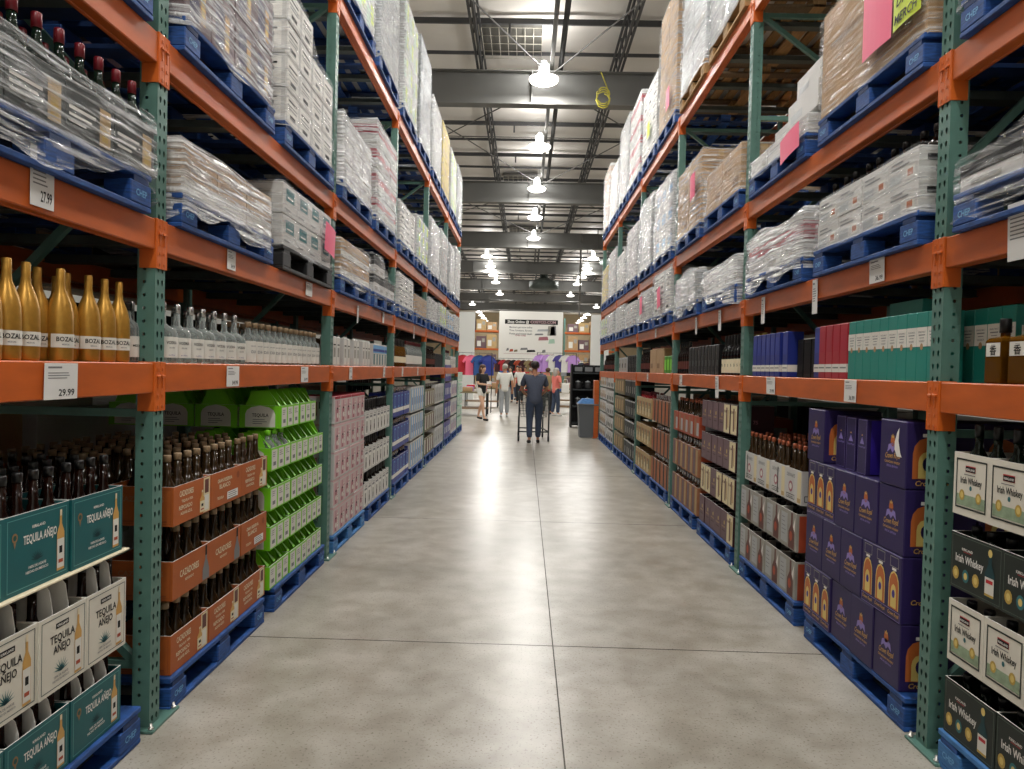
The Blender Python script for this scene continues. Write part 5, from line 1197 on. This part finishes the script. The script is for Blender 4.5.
# ================================================================== people
def skin_mesh(name, nodes, edges, root, m, parent=None, sub=2):
    ks = list(nodes); me = bpy.data.meshes.new(name)
    me.from_pydata([nodes[k][0] for k in ks], [(ks.index(a), ks.index(b)) for a, b in edges], [])
    o = bpy.data.objects.new(name, me); COL.objects.link(o)
    o.modifiers.new('s', 'SKIN'); s = o.modifiers.new('u', 'SUBSURF'); s.levels = sub; s.render_levels = sub
    for i, k in enumerate(ks):
        r = nodes[k][1]; me.skin_vertices[0].data[i].radius = r if isinstance(r, tuple) else (r, r); me.skin_vertices[0].data[i].use_root = (k == root)
    dg = bpy.context.evaluated_depsgraph_get(); dg.update()
    m2 = bpy.data.meshes.new_from_object(o.evaluated_get(dg)); bpy.data.objects.remove(o); bpy.data.meshes.remove(me)
    m2.name = name; m2.materials.clear(); m2.materials.append(M[m])
    m2.polygons.foreach_set('material_index', [0] * len(m2.polygons)); m2.polygons.foreach_set('use_smooth', [True] * len(m2.polygons))
    o = bpy.data.objects.new(name, m2); COL.objects.link(o)
    if parent: child(o, parent)
    return o
def blob(mb, c, r, m, n=12):
    prof = [(max(.0005, math.sin(PI * i / 8)) * r[0], -math.cos(PI * i / 8) * r[2]) for i in range(9)]
    mb.lathe(prof, m, c[0], c[1], c[2], n, False, False, 1, r[1] / r[0])
def person(label, x, y, yaw, H, top, legs, hair, shoe, hands, stride=0.0, lean=0.0, skin='skin', hairlen='short', shorts=False, wide=1.0, look=0.0, simple=False):
    k = H / 1.72; V = lambda a, b, c: (a * k, (b + lean * max(0, c - .9)) * k, c * k)
    N = {'pel': (V(0, 0, .95), .125 * wide), 'bel': (V(0, .01, 1.1), .118 * wide), 'che': (V(0, 0, 1.29), (.135 * wide)), 'nb': (V(0, -.01, 1.44), .065), 'nk': (V(0, .0, 1.5), .05),
         'jaw': (V(0, .03 + look, 1.555), .066), 'hd': (V(0, .012 + look, 1.63), .083), 'tp': (V(0, .0 + look, 1.69), .06), 'no': (V(0, .098 + look, 1.61), .012)}
    E = [('pel', 'bel'), ('bel', 'che'), ('che', 'nb'), ('nb', 'nk'), ('nk', 'jaw'), ('jaw', 'hd'), ('hd', 'tp'), ('hd', 'no')]
    SL, TL, LE, LB = {}, {}, [], []
    for s, nm, hd in ((-1, 'l', hands[0]), (1, 'r', hands[1])):
        sh = V(s * .185 * wide ** .5, -.005, 1.41); el, wr = V(*hd[0]), V(*hd[1])
        d = (Vector(wr) - Vector(el)).normalized(); pm = Vector(wr) + d * .06 * k; side_ = d.cross(Vector((0, 0, 1)) if abs(d.z) < .8 else Vector((0, 1, 0))).normalized()
        N[nm + 'sh'] = (sh, .058); N[nm + 'el'] = (el, .041); N[nm + 'wr'] = (wr, .028); N[nm + 'pm'] = (tuple(pm), .034)
        E += [('che', nm + 'sh'), (nm + 'sh', nm + 'el'), (nm + 'el', nm + 'wr'), (nm + 'wr', nm + 'pm')]
        curl = side_.cross(d) * .02 * k
        for q, (off, ln) in enumerate(((-.027, .062), (-.009, .075), (.009, .071), (.026, .055))):
            a = pm + side_ * off * k + d * .035 * k; b = a + d * ln * .55 * k + curl * .4; c = b + d * ln * .35 * k + curl
            N['%sf%d' % (nm, q)] = (tuple(b), .0085); N['%sg%d' % (nm, q)] = (tuple(c), .0075); E += [(nm + 'pm', '%sf%d' % (nm, q)), ('%sf%d' % (nm, q), '%sg%d' % (nm, q))]
        t1 = pm - d * .02 * k + side_ * s * -.04 * k; t2 = t1 + d * .045 * k + curl * .6
        N[nm + 't1'] = (tuple(t1), .0105); N[nm + 't2'] = (tuple(t2), .009); E += [(nm + 'wr', nm + 't1'), (nm + 't1', nm + 't2')]
        st = stride * s
        hp, kn, an = V(s * .09, 0, .88), V(s * .1, st * .5 + .02 + abs(st) * .1, .49), V(s * .1, st, .085 + max(0, -st) * .12)
        N[nm + 'hp'] = (hp, .088 * wide); N[nm + 'kn'] = (kn, .056); N[nm + 'ca'] = (tuple((Vector(kn) * .65 + Vector(an) * .35) - Vector((0, .02 * k, 0))), .05); N[nm + 'an'] = (an, .034); N[nm + 'to'] = ((an[0] * 1.15, an[1] + .15 * k, max(.035, an[2] - .05)), .028)
        E += [('pel', nm + 'hp'), (nm + 'hp', nm + 'kn'), (nm + 'kn', nm + 'ca'), (nm + 'ca', nm + 'an'), (nm + 'an', nm + 'to')]
    N = {q: (p, r * k if not isinstance(r, tuple) else r) for q, (p, r) in N.items()}
    body = skin_mesh('person', N, E, 'pel', skin)
    body.location = (x, y, 0); body.rotation_euler = (0, 0, yaw)
    g = lambda q, dr, dp=(0, 0, 0): (tuple(Vector(N[q][0]) + Vector(dp)), N[q][1] + dr)
    S = {'hem': g('pel', .012, (0, 0, -.14 * k)), 'pel': g('pel', .026, (0, 0, -.03)), 'bel': g('bel', .022), 'che': g('che', .02), 'nb': g('nb', .012, (0, 0, -.02))}; SE = [('hem', 'pel'), ('pel', 'bel'), ('bel', 'che'), ('che', 'nb')]
    for nm in 'lr':
        S[nm + 'sh'] = g(nm + 'sh', .017); a = Vector(N[nm + 'sh'][0]); b = Vector(N[nm + 'el'][0]); S[nm + 'el'] = (tuple(a.lerp(b, .82)), N[nm + 'el'][1] + .024)
        SE += [('che', nm + 'sh'), (nm + 'sh', nm + 'el')]
    skin_mesh('shirt', S, SE, 'che', top, body)
    T = {'top': g('bel', .0), 'pel': g('pel', .014, (0, 0, -.02))}; TE = [('top', 'pel')]
    for nm in 'lr':
        T[nm + 'hp'] = g(nm + 'hp', .014); TE += [('pel', nm + 'hp')]
        if shorts: a = Vector(N[nm + 'hp'][0]); b = Vector(N[nm + 'kn'][0]); T[nm + 'kn'] = (tuple(a.lerp(b, .45)), .095 * k); TE += [(nm + 'hp', nm + 'kn')]
        else: T[nm + 'kn'] = g(nm + 'kn', .02); T[nm + 'an'] = g(nm + 'an', .028, (0, -.005, .02)); TE += [(nm + 'hp', nm + 'kn'), (nm + 'kn', nm + 'an')]
    skin_mesh('shorts' if shorts else 'trousers', T, TE, 'pel', legs, body)
    for nm in 'lr':
        a, t = Vector(N[nm + 'an'][0]), Vector(N[nm + 'to'][0]); z = max(a.z - .05 * k, .033)
        skin_mesh('shoe', {'h': ((a.x, a.y - .04 * k, z + .005), .042 * k), 'm': ((a.x * .5 + t.x * .5, a.y * .5 + t.y * .5 + .02 * k, z), .043 * k), 't': ((t.x, t.y + .03 * k, min(z, .034)), .034 * k)}, [('h', 'm'), ('m', 't')], 'm', shoe, body)
    hy = look * k; lv = lean * .72 * k
    e = MB(); blob(e, (0, (-.022 + look) * k + lv, 1.662 * k), (.096 * k, .112 * k, .088 * k), hair, 16)
    if hairlen == 'long': blob(e, (0, (-.06 + look * .7) * k + lv, 1.56 * k), (.1 * k, .085 * k, .16 * k), hair, 16)
    e.build('hair', body)
    e = MB()
    for s in (-1, 1): blob(e, (s * .032 * k, (.08 + look) * k + lv, 1.635 * k), (.011, .008, .009), 'hair_dark', 8)
    e.build('eyes', body)
    if not simple:
        e = MB(); e.rect((V3((-.022 * k, (.099 + look) * k + lv, 1.563 * k)), V3((1, 0, 0)), V3((0, 0, 1))), 0, 0, .044 * k, .01 * k, 'rose'); e.v = [(a, b, c) for a, b, c in e.v]; e.build('mouth', body)
        e = MB()
        for s in (-1, 1): blob(e, (s * .082 * k, (.0 + look) * k + lv, 1.615 * k), (.012, .02, .03), skin, 8)
        e.build('ears', body)
    tag(body, label, 'person'); return body
HANG = (((-.25, -.02, 1.13), (-.26, .06, .9)), ((.25, -.02, 1.13), (.26, .06, .9)))
PUSH = (((-.27, .12, 1.15), (-.2, .34, 1.05)), ((.27, .12, 1.15), (.2, .34, 1.05)))
READ = (((-.24, .06, 1.14), (-.1, .26, 1.1)), ((.24, .06, 1.14), (.1, .26, 1.12)))
person('man in slate blue shirt and dark jeans pushing a cart down the aisle', .2, 14.05, .06, 1.6, 'cloth_slate', 'cloth_jeans', 'hair_dark', 'shoe', PUSH, .14, .12, wide=1.16)
wm = person('woman in black top and white shorts walking while looking at paper', -1.2, 20.0, -2.3, 1.54, 'cloth_black', 'cloth_white', 'hair_brown', 'shoe', READ, .24, .03, 'skin_pale', 'long', True, .92, .02)
m = MB(); m.bbox(-.09, .09, .28, .29, .98, 1.09, 'paper', .002); o = m.build('paper_sheet'); o.location = (-1.2, 20.0, .0); o.rotation_euler = (0, 0, -2.3); tag(o, 'white paper held by the woman in black top', 'paper')
person('man in white shirt and grey trousers walking away beyond the racks', -.6, 21.5, .1, 1.58, 'cloth_white', 'cloth_grey', 'hair_grey', 'shoe_white', HANG, .12, .02, wide=1.12)
person('woman in coral top and blue jeans standing beyond the aisle end', .98, 22.6, -1.1, 1.5, 'cloth_coral', 'cloth_jeans', 'hair_grey', 'shoe_white', READ, .06, .04, 'skin_pale', 'long')
m = MB(); m.bbox(-.12, .12, -.05, .05, .0, .3, 'white', .02); m.tube([(-.07, 0, .3), (-.05, 0, .42), (.05, 0, .42), (.07, 0, .3)], .008, 'white', 6); o = m.build('shoulder_bag'); o.location = (1.27, 22.35, .74); tag(o, 'white bag carried by the woman in coral top', 'bag')
for i, (x, y, yaw, c, l, hr, lab) in enumerate([(.74, 23.2, .4, 'cloth_olive', 'cloth_black', 'hair_brown', 'shopper in olive shirt close behind the woman in coral'), (-.62, 31, 2.8, 'cloth_black', 'cloth_jeans', 'hair_dark', 'far shopper in black top left of the crowd'), (-.2, 30, 3.1, 'cloth_white', 'cloth_black', 'hair_brown', 'far shopper in white top facing the camera'), (-.35, 33.5, 2.9, 'cloth_red', 'cloth_jeans', 'hair_dark', 'far shopper in red top within the crowd'),
        (.25, 32, .3, 'cloth_olive', 'cloth_black', 'hair_grey', 'far shopper in olive top behind the man with cart'), (.55, 29, 3.0, 'cloth_slate', 'cloth_black', 'hair_dark', 'far shopper in slate top right of the crowd'), (.0, 36, 3.1, 'cloth_red', 'cloth_black', 'hair_brown', 'farthest shopper in red top deep in the crowd'), (-1.0, 34, .2, 'cloth_blue', 'cloth_grey', 'hair_grey', 'far shopper in blue top walking away on the left'), (1.0, 34, 2.6, 'cloth_coral', 'cloth_jeans', 'hair_brown', 'far shopper in coral top beneath the hanging shirts')]):
    person(lab, x, y, yaw, 1.5 + .03 * (i % 4), c, l, hr, 'shoe', HANG, .1 * ((i % 3) - 1), .02, ('skin', 'skin_pale')[i % 2], ('short', 'long')[i % 2], simple=True)

# shopping cart pushed by the man
e = empty('shopping_cart', (.2, 14.43, 0)); tag(e, 'tall dark wire shopping cart in front of the man in slate', 'cart'); e.rotation_euler = (0, 0, .06)
m = MB()
for s in (-1, 1):
    m.tube([(s * .3, -.02, .09), (s * .3, -.03, .6), (s * .3, -.06, 1.04)], .016, 'steel_dark', 8); m.tube([(s * .3, -.02, .2), (s * .26, .9, .2)], .016, 'steel_dark', 8); m.tube([(s * .26, .9, .1), (s * .26, .9, .45)], .016, 'steel_dark', 8)
m.tube([(-.3, -.02, .2), (.3, -.02, .2)], .014, 'steel_dark', 8); m.tube([(-.26, .9, .2), (.26, .9, .2)], .014, 'steel_dark', 8); m.build('frame', e)
m = MB(); m.tube([(-.31, -.06, 1.04), (.31, -.06, 1.04)], .018, 'red', 10); m.build('handle', e)
m = MB()
for z in (.5, .62, .74, .86, .98):
    f = (z - .5) * .12; m.tube([(-.26 - f, 0, z), (.26 + f, 0, z), (.22 + f, .88 + f, z), (-.22 - f, .88 + f, z), (-.26 - f, 0, z)], .005, 'galv', 5)
for i in range(9):
    t = -1 + i / 4; m.tube([(.26 * t, 0, .5), (.32 * t, 0, .98)], .004, 'galv', 4); m.tube([(.22 * t, .88, .5), (.28 * t, .94, .98)], .004, 'galv', 4); m.tube([(.26 * t, 0, .5), (.22 * t, .88, .5)], .004, 'galv', 4)
for s in (-1, 1):
    for i in range(1, 9): yy = .88 * i / 9; q = .26 - .04 * i / 9; m.tube([(s * q, yy, .5), (s * (q + .06), yy * 1.06, .98)], .004, 'galv', 4)
m.build('basket', e)
for s in (-1, 1):
    for yy, xx in ((-.02, .3), (.9, .26)):
        m = MB(); m.lathe([(.02, -.018), (.062, -.016), (.066, 0), (.062, .016), (.02, .018)], 'black_plastic', n=14); m.v = [(s * xx + c, yy + a, .066 + b) for a, b, c in m.v]; m.build('wheel', e)

# ================================================================== beyond the racks
e = empty('hanging_banner', (0, 45, 0)); tag(e, 'large white banner with black title hung over the aisle end', 'banner')
bx0, bx1, bz0, bz1 = -1.7, 2.3, 1.95, 5.08
m = MB(); m.bbox(bx0, bx1, 0, .02, bz0, bz1, 'white', .004); F = (V3((bx0, -.003, bz0)), V3((1, 0, 0)), V3((0, 0, 1))); W, Hh = bx1 - bx0, bz1 - bz0
m.rect(F, W * .09, Hh * .74, W * .92, Hh * .83, 'ink'); m.text(F, 'Shop Online @', W * .3, Hh * .76, .24, 'white', .003, W * .34); m.text(F, 'COSTCO.COM', W * .69, Hh * .76, .24, 'pinkish', .003, W * .4)
for i, t in enumerate(('Members get more online', 'Tires, furniture, flowers', 'Photo and travel deals')): m.text(F, t, W * .34, Hh * (.66 - .065 * i), .16, 'ink_grey', .003, W * .36)
m.text(F, 'Order today', W * .34, Hh * .5, .13, 'rose', .003)
for a, b, w, h, c in ((.6, .6, .2, .05, 'silver_box'), (.56, .52, .14, .04, 'ink_grey'), (.62, .42, .16, .08, 'rose'), (.76, .52, .12, .22, 'grey_box'), (.8, .52, .1, .2, 'ink_grey'), (.78, .36, .1, .1, 'mint'), (.12, .2, .04, .06, 'ink_grey'), (.17, .18, .06, .06, 'rust_box'), (.24, .18, .06, .05, 'olive_box'), (.34, .22, .12, .05, 'ink_grey'), (.44, .18, .14, .05, 'ink'), (.68, .18, .06, .06, 'ink_grey')):
    m.poly(F, [(W * a, Hh * b), (W * (a + w), Hh * (b + .01)), (W * (a + w * .9), Hh * (b + h)), (W * (a + .01), Hh * (b + h * .85))], c, .003)
m.rect(F, W * .08, Hh * .145, W * .86, Hh * .15, 'rose', .003); m.build('cloth', e)
m = MB(); m.tube([(-5.5, .03, bz1 + .03), (6.6, .03, bz1 + .03)], .05, 'rod', 8); m.build('pole', e)
m = MB()
for x in (-1.2, 2.2, -5, 6): m.tube([(x, .03, bz1 + .05), (x, .03, 7.4)], .012, 'rod', 5)
m.build('cable', e)
# unit heater, ducts and sprinkler pipes deep in the roof
e = empty('unit_heater', (.95, 41.5, 6.3)); tag(e, 'boxy grey unit heater hung in the roof above the banner', 'heater')
m = MB(); m.lathe([(.3, -.3), (.85, -.18), (.85, .22), (.3, .4)], 'galv', n=8); m.build('cabinet', e)
m = MB(); m.tube([(0, 0, .4), (0, 0, 1.3)], .25, 'galv', 10); m.build('duct', e)
m = MB(); m.tube([(2.2, 30, 7.1), (4.4, 60, 6.0)], .05, 'rod', 8); m.tube([(-4, 50, 6.2), (7, 50, 6.2)], .03, 'rod', 6); m.tube([(3.6, 36, 6.9), (9, 36, 6.9)], .14, 'galv', 10); struct(m.build('trim_34'))
# white partition panels either side
for i, (x0, x1, z0, z1) in enumerate([(-3.05, -2.3, .0, 3.95), (2.9, 3.7, 0, 3.95)]):
    m = MB(); m.bbox(x0, x1, 32, 32.2, z0, z1, 'wall_white', .01); struct(m.build('trim_%d' % (40 + i)))
# far storage racks with cartons
def rack_far(x0, x1, y, lab, cols):
    e = empty('storage_rack', ((x0 + x1) / 2, y, 0)); tag(e, lab, 'rack', None); w = x1 - x0
    m = MB()
    for x in (-w / 2, w / 2):
        for q in (0, .9): m.bbox(x - .05, x + .05, q, q + .08, 0, 5.2, 'rack_green', .004)
    m.build('upright_post', e)
    for z in (1.5, 2.9, 4.2):
        m = MB(); m.bbox(-w / 2, w / 2, -.03, .03, z - .12, z, 'rack_orange', .004); m.bbox(-w / 2, w / 2, .95, 1.0, z - .12, z, 'rack_orange', .004); m.box(-w / 2, w / 2, .03, .95, z - .03, z - .002, 'wood_dark'); m.build('load_beam', e)
    return e
CC = ['kraft', 'card_white', 'tan_box', 'orange_box', 'kraft_dark', 'mauve_box', 'silver_box', 'navy']
ci = 0
for (x0, x1, y, lab, hint) in [(-5.4, -1.9, 52, 'far storage rack left of the banner with mixed boxes', 'left'), (2.8, 6.4, 52, 'far storage rack right of the banner with mixed boxes', 'right'), (-1.6, 2.4, 66, 'farthest storage rack straight behind the banner', 'middle')]:
    rack_far(x0, x1, y, lab, CC)
    for lv, (z, h) in enumerate(((0.001, 1.2), (1.501, 1.1), (2.901, 1.0), (4.201, .8))):
        for j in range(4):
            cc = CC[(ci * 5 + ci // 3) % 8]; ci += 1; w = (x1 - x0 - .4) / 4
            o = generic(w - .08, .8, h * (.75 + .25 * ((j * 7 + lv) % 3) / 2), cc, [(.1, .15, .5, .6, 'label_white'), (.6, .5, .9, .8, 'grey_box')]); o.location = (x0 + .2 + w * (j + .5), y + .06, z)
            tag(o, 'carton on the far %s storage rack, %s shelf up, %s from the left' % (hint, ORD[lv + 1], ORD[j + 1]), 'carton', 'cartons on the far storage racks')
# clothes rails and tables
def rail(x, y, w, z, labs, cols, lab, cat='clothes rail'):
    e = empty('clothes_rail', (x, y, 0)); tag(e, lab, cat)
    m = MB(); m.tube([(-w / 2, 0, .02), (-w / 2, 0, z), (w / 2, 0, z), (w / 2, 0, .02)], .016, 'steel_dark', 8)
    for s in (-1, 1): m.tube([(s * w / 2, -.25, .02), (s * w / 2, .25, .02)], .016, 'steel_dark', 8)
    m.build('frame', e)
    for i, (c, nm) in enumerate(zip(cols, labs)):
        g = MB(); hw, n = .2, 7; P = []
        for q, yy in enumerate((-.025, .025)):
            pts = [(-.06, 0), (.06, 0), (.2, -.06), (.31, -.22), (.25, -.27), (.19, -.17), (.2, -.66), (-.2, -.66), (-.19, -.17), (-.25, -.27), (-.31, -.22), (-.2, -.06)]
            P += [(a, yy + .02 * math.sin(a * 20), b) for a, b in pts]
        N_ = 12; g.add(P, [tuple(range(N_)), tuple(reversed(range(N_, 2 * N_)))] + [(k, k + N_, (k + 1) % N_ + N_, (k + 1) % N_) for k in range(N_)], c)
        h = MB(); h.tube([(0, 0, 0), (0, 0, .05), (.02, 0, .075), (0, 0, .09)], .004, 'steel_dark', 5)
        o = g.build('shirt'); h.build('hanger', o); o.location = (x - w / 2 + w * (i + .5) / len(cols), y - .01, z - .075); o.rotation_euler = (0, 0, .35 + random.uniform(-.2, .2)); tag(o, nm, 'shirt', 'hanging shirts')
rail(1.2, 27.5, 1.5, 2.1, ['lilac shirt hanging above the crowd, %s from the left' % ORD[i + 1] if i not in (2, 4) else 'white shirt hanging above the crowd, %s from the left' % ORD[i + 1] for i in range(6)], ['lilac', 'lilac', 'cloth_white', 'violet', 'cloth_white', 'lilac'], 'tall clothes rail of lilac and white shirts beyond the crowd')
rail(-1.65, 23.6, 1.1, 1.95, ['red shirt on left rail near the woman in black', 'pink shirt on left rail near the woman in black', 'dark blue shirt on the left rail', 'blue shirt at right end of the left rail'], ['cloth_red', 'pink', 'cloth_blue', 'royal_blue'], 'clothes rail with red and blue shirts left of the walking woman')
rail(-.35, 38, 2.4, 2.0, ['dark red or brown shirt on the far middle rail, %s from left' % ORD[i + 1] for i in range(9)], ['maroon', 'cloth_red', 'brown_print', 'cloth_black', 'rust_box', 'maroon', 'cloth_olive', 'brown_print', 'cloth_red'], 'far clothes rail of dark red shirts beneath the banner')
rail(-2.6, 34, 1.6, 1.9, ['blue or red shirt on the far left rail, %s from left' % ORD[i + 1] for i in range(6)], ['cloth_red', 'cloth_blue', 'navy', 'cloth_white', 'cloth_red', 'cloth_black'], 'far clothes rail beside the left white partition')
rail(2.35, 35, 1.6, 1.9, ['grey or olive shirt on the far right rail, %s from left' % ORD[i + 1] for i in range(6)], ['cloth_olive', 'cloth_grey', 'cloth_black', 'cloth_white', 'cloth_slate', 'maroon'], 'far clothes rail behind the black display shelving')
def table(x, y, w, d, lab):
    e = empty('display_table', (x, y, 0)); tag(e, lab, 'table'); m = MB(); m.bbox(-w / 2, w / 2, -d / 2, d / 2, .68, .72, 'olive_box', .005); m.build('tabletop', e)
    for sx in (-1, 1):
        for sy in (-1, 1): m = MB(); m.bbox(sx * (w / 2 - .05) - .02, sx * (w / 2 - .05) + .02, sy * (d / 2 - .05) - .02, sy * (d / 2 - .05) + .02, 0, .68, 'steel_dark', .003); m.build('leg', e)
    m = MB(); m.box(-w / 2 + .03, w / 2 - .03, -d / 2 + .03, d / 2 - .03, .2, .23, 'kraft_dark'); m.build('shelf', e)
for (x, y, nm) in ((-1.75, 22.2, 'left of the walking woman'), (1.75, 24.5, 'behind the woman in coral top'), (-1.6, 27, 'farther left beyond the walking woman'), (2.0, 29.5, 'farther right beyond the hanging shirts')):
    table(x, y, 1.3, .9, 'low display table of folded clothes ' + nm)
    for i in range(6):
        o = MB(); h = .1 + .05 * (i % 3); o.bbox(-.15, .15, -.13, .13, 0, h, ['cloth_red', 'cloth_blue', 'kraft', 'cloth_white', 'cloth_olive', 'lilac'][(i + int(abs(x) * 4)) % 6], .02); o = o.build('folded_clothes'); o.location = (x - .42 + .42 * (i % 3), y - .2 + .4 * (i // 3), .7205)
        tag(o, 'folded clothes pile on table %s, %s row, %s from left' % (nm.replace(' the ', ' '), ('front', 'back')[i // 3], ORD[i % 3 + 1]), 'clothes', 'folded clothes piles')
# black display shelving and bins at the right rack end
e = empty('display_shelf', (1.62, 18.2, 0)); tag(e, 'black display shelving past the right rack end', 'shelf')
m = MB()
for x in (-.42, .42): m.bbox(x - .02, x + .02, 0, .5, 0, 1.62, 'black_box', .004)
m.box(-.4, .4, .48, .5, .02, 1.6, 'black_box'); m.build('frame', e)
for z in (.12, .55, .98, 1.4): m = MB(); m.bbox(-.4, .4, 0, .48, z - .03, z, 'steel_dark', .004); m.build('shelf_board', e)
def kettle():
    m = MB(); m.lathe([(.09, 0), (.1, .02), (.09, .12), (.07, .18)], 'black_plastic', n=14); m.tube([(.09, 0, .05), (.14, 0, .09), (.14, 0, .15), (.07, 0, .18)], .012, 'black_plastic', 6); o = m.build('kettle'); l = MB(); l.lathe([(.07, .178), (.06, .2), (.015, .21), (.015, .23)], 'silver_box', n=12); l.build('lid', o); return o
for zi, z in enumerate((.55, .98)):
    for i in range(3): o = proto('kettle', kettle); o.location = (1.36 + .25 * i, 18.36, z + .0005); o.rotation_euler = (0, 0, .4 * i); tag(o, 'black kettle on the %s display shelf, %s from left' % (('lower', 'upper')[zi], ORD[i + 1]), 'kettle', 'kettles on the black shelving')
for i in range(3): o = generic(.24, .3, .18, 'black_box', [(.1, .2, .9, .8, 'ink_grey')]); o.location = (1.36 + .26 * i, 18.26, 1.401); tag(o, 'dark carton on top of black shelving, %s from left' % ORD[i + 1], 'carton', 'dark cartons on the black shelving')
e = empty('waste_bin', (1.42, 15.75, 0)); tag(e, 'grey plastic bin with bluish lid at the right rack end', 'bin')
m = MB(); a, b = .2, .24
m.add([(-a, -a, .0), (a, -a, 0), (a, a, 0), (-a, a, 0), (-b, -b, .74), (b, -b, .74), (b, b, .74), (-b, b, .74)], [(3, 2, 1, 0), (0, 1, 5, 4), (1, 2, 6, 5), (2, 3, 7, 6), (3, 0, 4, 7), (4, 5, 6, 7)], 'bin_grey'); m.bbox(-b - .015, b + .015, -b - .015, b + .015, .7, .74, 'bin_grey', .008); m.build('body', e)
m = MB(); m.add([(-b, -b, .74), (b, -b, .74), (b, b, .74), (-b, b, .74), (-.15, -.15, .84), (.15, -.15, .84), (.15, .15, .84), (-.15, .15, .84)], [(0, 1, 5, 4), (1, 2, 6, 5), (2, 3, 7, 6), (3, 0, 4, 7), (4, 5, 6, 7)], 'chep_blue_light'); m.build('lid', e)
z = 0.001
for h, mm, nm in ((.3, 'bin_blue', 'blue crate on the floor beside grey bin'), (.28, 'pinkish', 'pale pink carton stacked on the blue crate'), (.24, 'maroon', 'dark carton on top of the pale pink carton')):
    o = generic(.42, .4, h - .004, mm, [(.1, .2, .6, .7, 'label_white')] if h < .3 else [(.3, .3, .7, .6, 'royal_blue')], open_top=(h == .3), name='carton' if h < .3 else 'crate', inner='bin_blue'); o.location = (1.9, 15.62, z); tag(o, nm, 'carton' if h < .3 else 'crate'); z += h
m = MB(); m.bbox(-.05, .05, 0, .3, 0, 1.25, 'rack_orange', .006); m.bbox(-.07, .07, -.04, .34, 0, .012, 'rack_orange', .002); o = m.build('end_guard'); o.location = (1.56, 15.5, 0); tag(o, 'orange upright guard at the far end of the right rack', 'guard')

# ================================================================== keep the largest 300 of a kind as single things
import bpy_extras
def merge_rest(cat, keep, name, label):
    bpy.context.view_layer.update()
    inv = camo.matrix_world.inverted(); sc = []
    for o in COL.objects:
        if o.parent is None and o.get('category') == cat and o.type == 'MESH':
            p = inv @ o.matrix_world.translation; d = -p.z
            if d < .1: s = 0
            else:
                u, v = p.x / d * 716, p.y / d * 716; dim = max(o.dimensions) * 716 / d
                s = dim * (.15 if ('behind the front row' in o['label'] or 'row back' in o['label'] or 'in the rack behind' in o['label']) else 1) * (.05 if abs(u) > 560 or abs(v) > 420 else 1)
            sc.append((s, o.name, o))
    sc.sort(key=lambda t: (-t[0], t[1]))
    if len(sc) <= keep: return
    mb = MB()
    for s, n, o in sc[keep:]:
        for q in [o] + KIDS.get(o.name, []):
            me = q.data; mw = q.matrix_world; k0 = len(mb.v); mb.v += [tuple(mw @ v.co) for v in me.vertices]
            idx = [mb.mi(x.name) for x in me.materials]
            for p in me.polygons: mb.f.append(tuple(i + k0 for i in p.vertices)); mb.m.append(idx[p.material_index]); mb.sm.append(p.use_smooth)
    for s, n, o in sc[keep:]:
        for q in KIDS.get(n, []): bpy.data.objects.remove(q)
        bpy.data.objects.remove(o)
    tag(mb.build(name), label, cat + 's', None, 'stuff')
merge_rest('bottle', 295, 'bottles', 'many more bottles in rear rows and on far shelves of both racks')
merge_rest('carton', 295, 'cartons', 'many more cartons in rear rows and in far bays of both racks')
SC.view_settings.view_transform = 'Standard'; SC.view_settings.look = 'None'; SC.view_settings.gamma = 1; SC.view_settings.use_curve_mapping = False
SC.view_settings.exposure = .12
